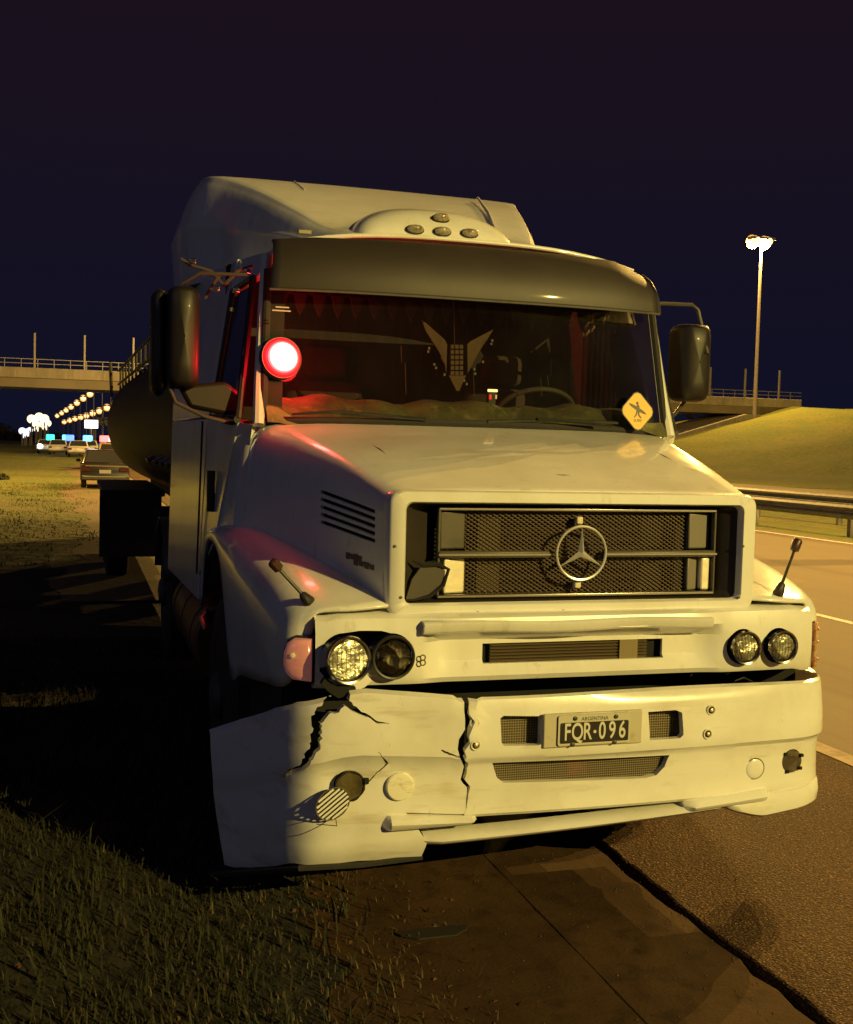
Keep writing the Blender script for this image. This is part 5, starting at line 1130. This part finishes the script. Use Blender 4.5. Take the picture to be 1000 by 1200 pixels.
# yellow diamond sign in the corner of the windscreen
c_ = aty(745.5, 482, 1.36); SG = root('diamond_sign', (c_.x, 1.37, c_.z), 'yellow diamond sign with a surfer carrying a board behind the windscreen corner', 'sign')
Ms = Matrix.Translation((c_.x, 1.345, c_.z)) @ Matrix.Rotation(math.radians(82), 4, 'X') @ Matrix.Rotation(math.radians(-1), 4, 'Z')
hs = .098
dia = lambda k: [(0, -k*1.12), (k, 0), (0, k*1.12), (-k, 0)]
def rdia(k, r=.18):
    P = dia(k); out = []
    for i in range(4):
        a, b_, c2 = Vector((*P[i-1], 0)), Vector((*P[i], 0)), Vector((*P[(i+1) % 4], 0)); out += [tuple((b_+(a-b_)*r)[:2]), tuple((b_+(a-b_)*r*.35+(c2-b_)*r*.35)[:2]), tuple((b_+(c2-b_)*r)[:2])]
    return out
SY = mat('sign_yellow', (.85, .46, .03), .5); SK = mat('sign_black', (.02, .014, .01), .5)
mb = MB(); mb.prism(rdia(hs*1.06), Ms, .003); mb.build('board', SK, SG, smooth=False)
mb = MB(); mb.prism(rdia(hs), Ms @ Matrix.Translation((0, 0, .003)), .001); mb.build('face', SY, SG, smooth=False)
Mi = Ms @ Matrix.Translation((0, 0, .004))
mb = MB(); brd = []
for k in range(16):
    a = 2*math.pi*k/16; brd.append((.056*math.cos(a), .0095*math.sin(a)*(1 if True else 0)))
mb.prism(brd, Mi @ Matrix.Translation((0, .012, 0)) @ Matrix.Rotation(math.radians(-28), 4, 'Z'), .0008)
mb.prism([(-.008, -.002), (.006, -.010), (.012, .020), (.008, .034), (-.004, .034)], Mi, .0011); mb.prism([(.008*math.cos(a)-.001, .008*math.sin(a)+.042) for a in [k*math.pi/5 for k in range(10)]], Mi, .0012)
mb.prism([(-.006, 0), (.0, -.002), (-.006, -.022), (-.018, -.034), (-.022, -.030), (-.012, -.018)], Mi, .0013); mb.prism([(.0, -.004), (.010, -.004), (.010, -.018), (.022, -.034), (.016, -.038), (.002, -.020)], Mi, .0014)
mb.build('pictogram', SK, SG, smooth=False)
text_mesh('SURF', .022, Mi @ Matrix.Translation((0, -.050, .0005)), 'lettering', SK, SG, .0005)
# lit gadget on the dash
p = aty(576, 461, 1.60); GD = root('dash_gadget', (p.x, 1.6, p.z), 'small lit yellow and red gadget standing on the dashboard', 'gadget')
mb = MB(); mb.cbox((p.x, 1.6, p.z-.02), (.045, .03, .085)); mb.build('body', BLACK, GD, bev=.004)
mb = MB(); mb.cbox((p.x, 1.582, p.z+.014), (.055, .008, .014)); mb.build('display', mat('disp_y', (1, .8, .3), .4, emit=(1, .8, .3), es=2.2), GD, bev=.003)
mb = MB(); mb.cbox((p.x-.012, 1.582, p.z-.020), (.014, .008, .026)); mb.build('red_light', mat('disp_r', (1, .05, .03), .4, emit=(1, .04, .03), es=.8), GD, bev=.003)
mb = MB(); mb.cbox((p.x+.020, 1.582, p.z-.018), (.008, .008, .022)); mb.build('yellow_light', mat('disp_y2', (1, .7, .2), .4, emit=(1, .6, .2), es=.7), GD, bev=.002)
# winged ornament on beads
EY = 1.62; OR = mat('ornament_brown', (.16, .085, .045), .7, noise=[(30, (.12, .07, .04), .45, .65, U)])
e0 = aty(537, 410, EY); EG = root('winged_ornament', (e0.x, EY, e0.z), 'brown winged ornament with hanging beads in the middle of the windscreen', 'ornament')
def flat(pts, th=.006, y=EY, dz=0): 
    P = [aty(x, yy_, y) for x, yy_ in pts]; mb = MB(); mb.prism([(p.x, p.z) for p in P], FRONT(0, y, 0), th); return mb
for k in range(6):   # left wing feathers then right
    t = k/5
    flat([(524-t*1, 404+t*26), (521-4*t, 398+22*t), (495+20*t-1, 374+24*t), (499+19*t, 388+22*t), (508+12*t, 402+20*t), (523, 411+26*t)], .006, EY+.001*k).build('feather', OR, EG, smooth=False)
    flat([(547+t*1, 404+t*26), (551+3*t, 400+22*t), (578-16*t, 386+20*t), (572-15*t, 396+20*t), (564-10*t, 407+19*t), (548, 411+26*t)], .006, EY+.001*k).build('feather', OR, EG, smooth=False)
for k in range(6):
    for j in range(3):
        x = 528+j*5.2; y = 404+k*6.2
        flat([(x, y), (x+4, y), (x+4, y+4.6), (x, y+4.6)], .008, EY-.004).build('bead_block', OR, EG, smooth=False)
flat([(526, 440), (546, 440), (538, 458), (535, 458)], .006).build('tail', OR, EG, smooth=False)
for x, y in ((509, 427), (511, 431), (521, 439), (535, 450), (544, 446), (547, 450), (556, 433), (557, 438), (566, 424), (576, 403), (577, 399), (503, 408), (502, 412)):
    p = aty(x, y, EY); mb = MB(); mb.cbox(p, (.010, .006, .012)); mb.build('bead', mat('bead_pale', (.20, .17, .14), .5), EG)
for x, ya, yb_ in ((475, 425, 462), (555, 436, 465), (470, 405, 425), (532, 350, 404), (634, 443, 464), (642, 440, 452)):
    mb = MB(); mb.tube([aty(x, ya, EY), aty(x+1, yb_, EY)], .0016, 5); mb.build('cord', OR, EG)

# sticker with two printed lines near the top left of the windscreen
st_ = root('visor_sticker', tuple(aty(331, 360, 1.33)), 'small red-lit sticker near the top left corner of the windscreen', 'sticker')
for dx, dy, w_ in ((0, 0, 16), (-1, 4, 22)):
    p = aty(331+dx, 360+dy, 1.39); mb = MB(); mb.cbox(p, (w_*.004, .003, .006)); mb.build('print_line', mat('sticker_pale', (.6, .5, .45), .5), st_, smooth=False)
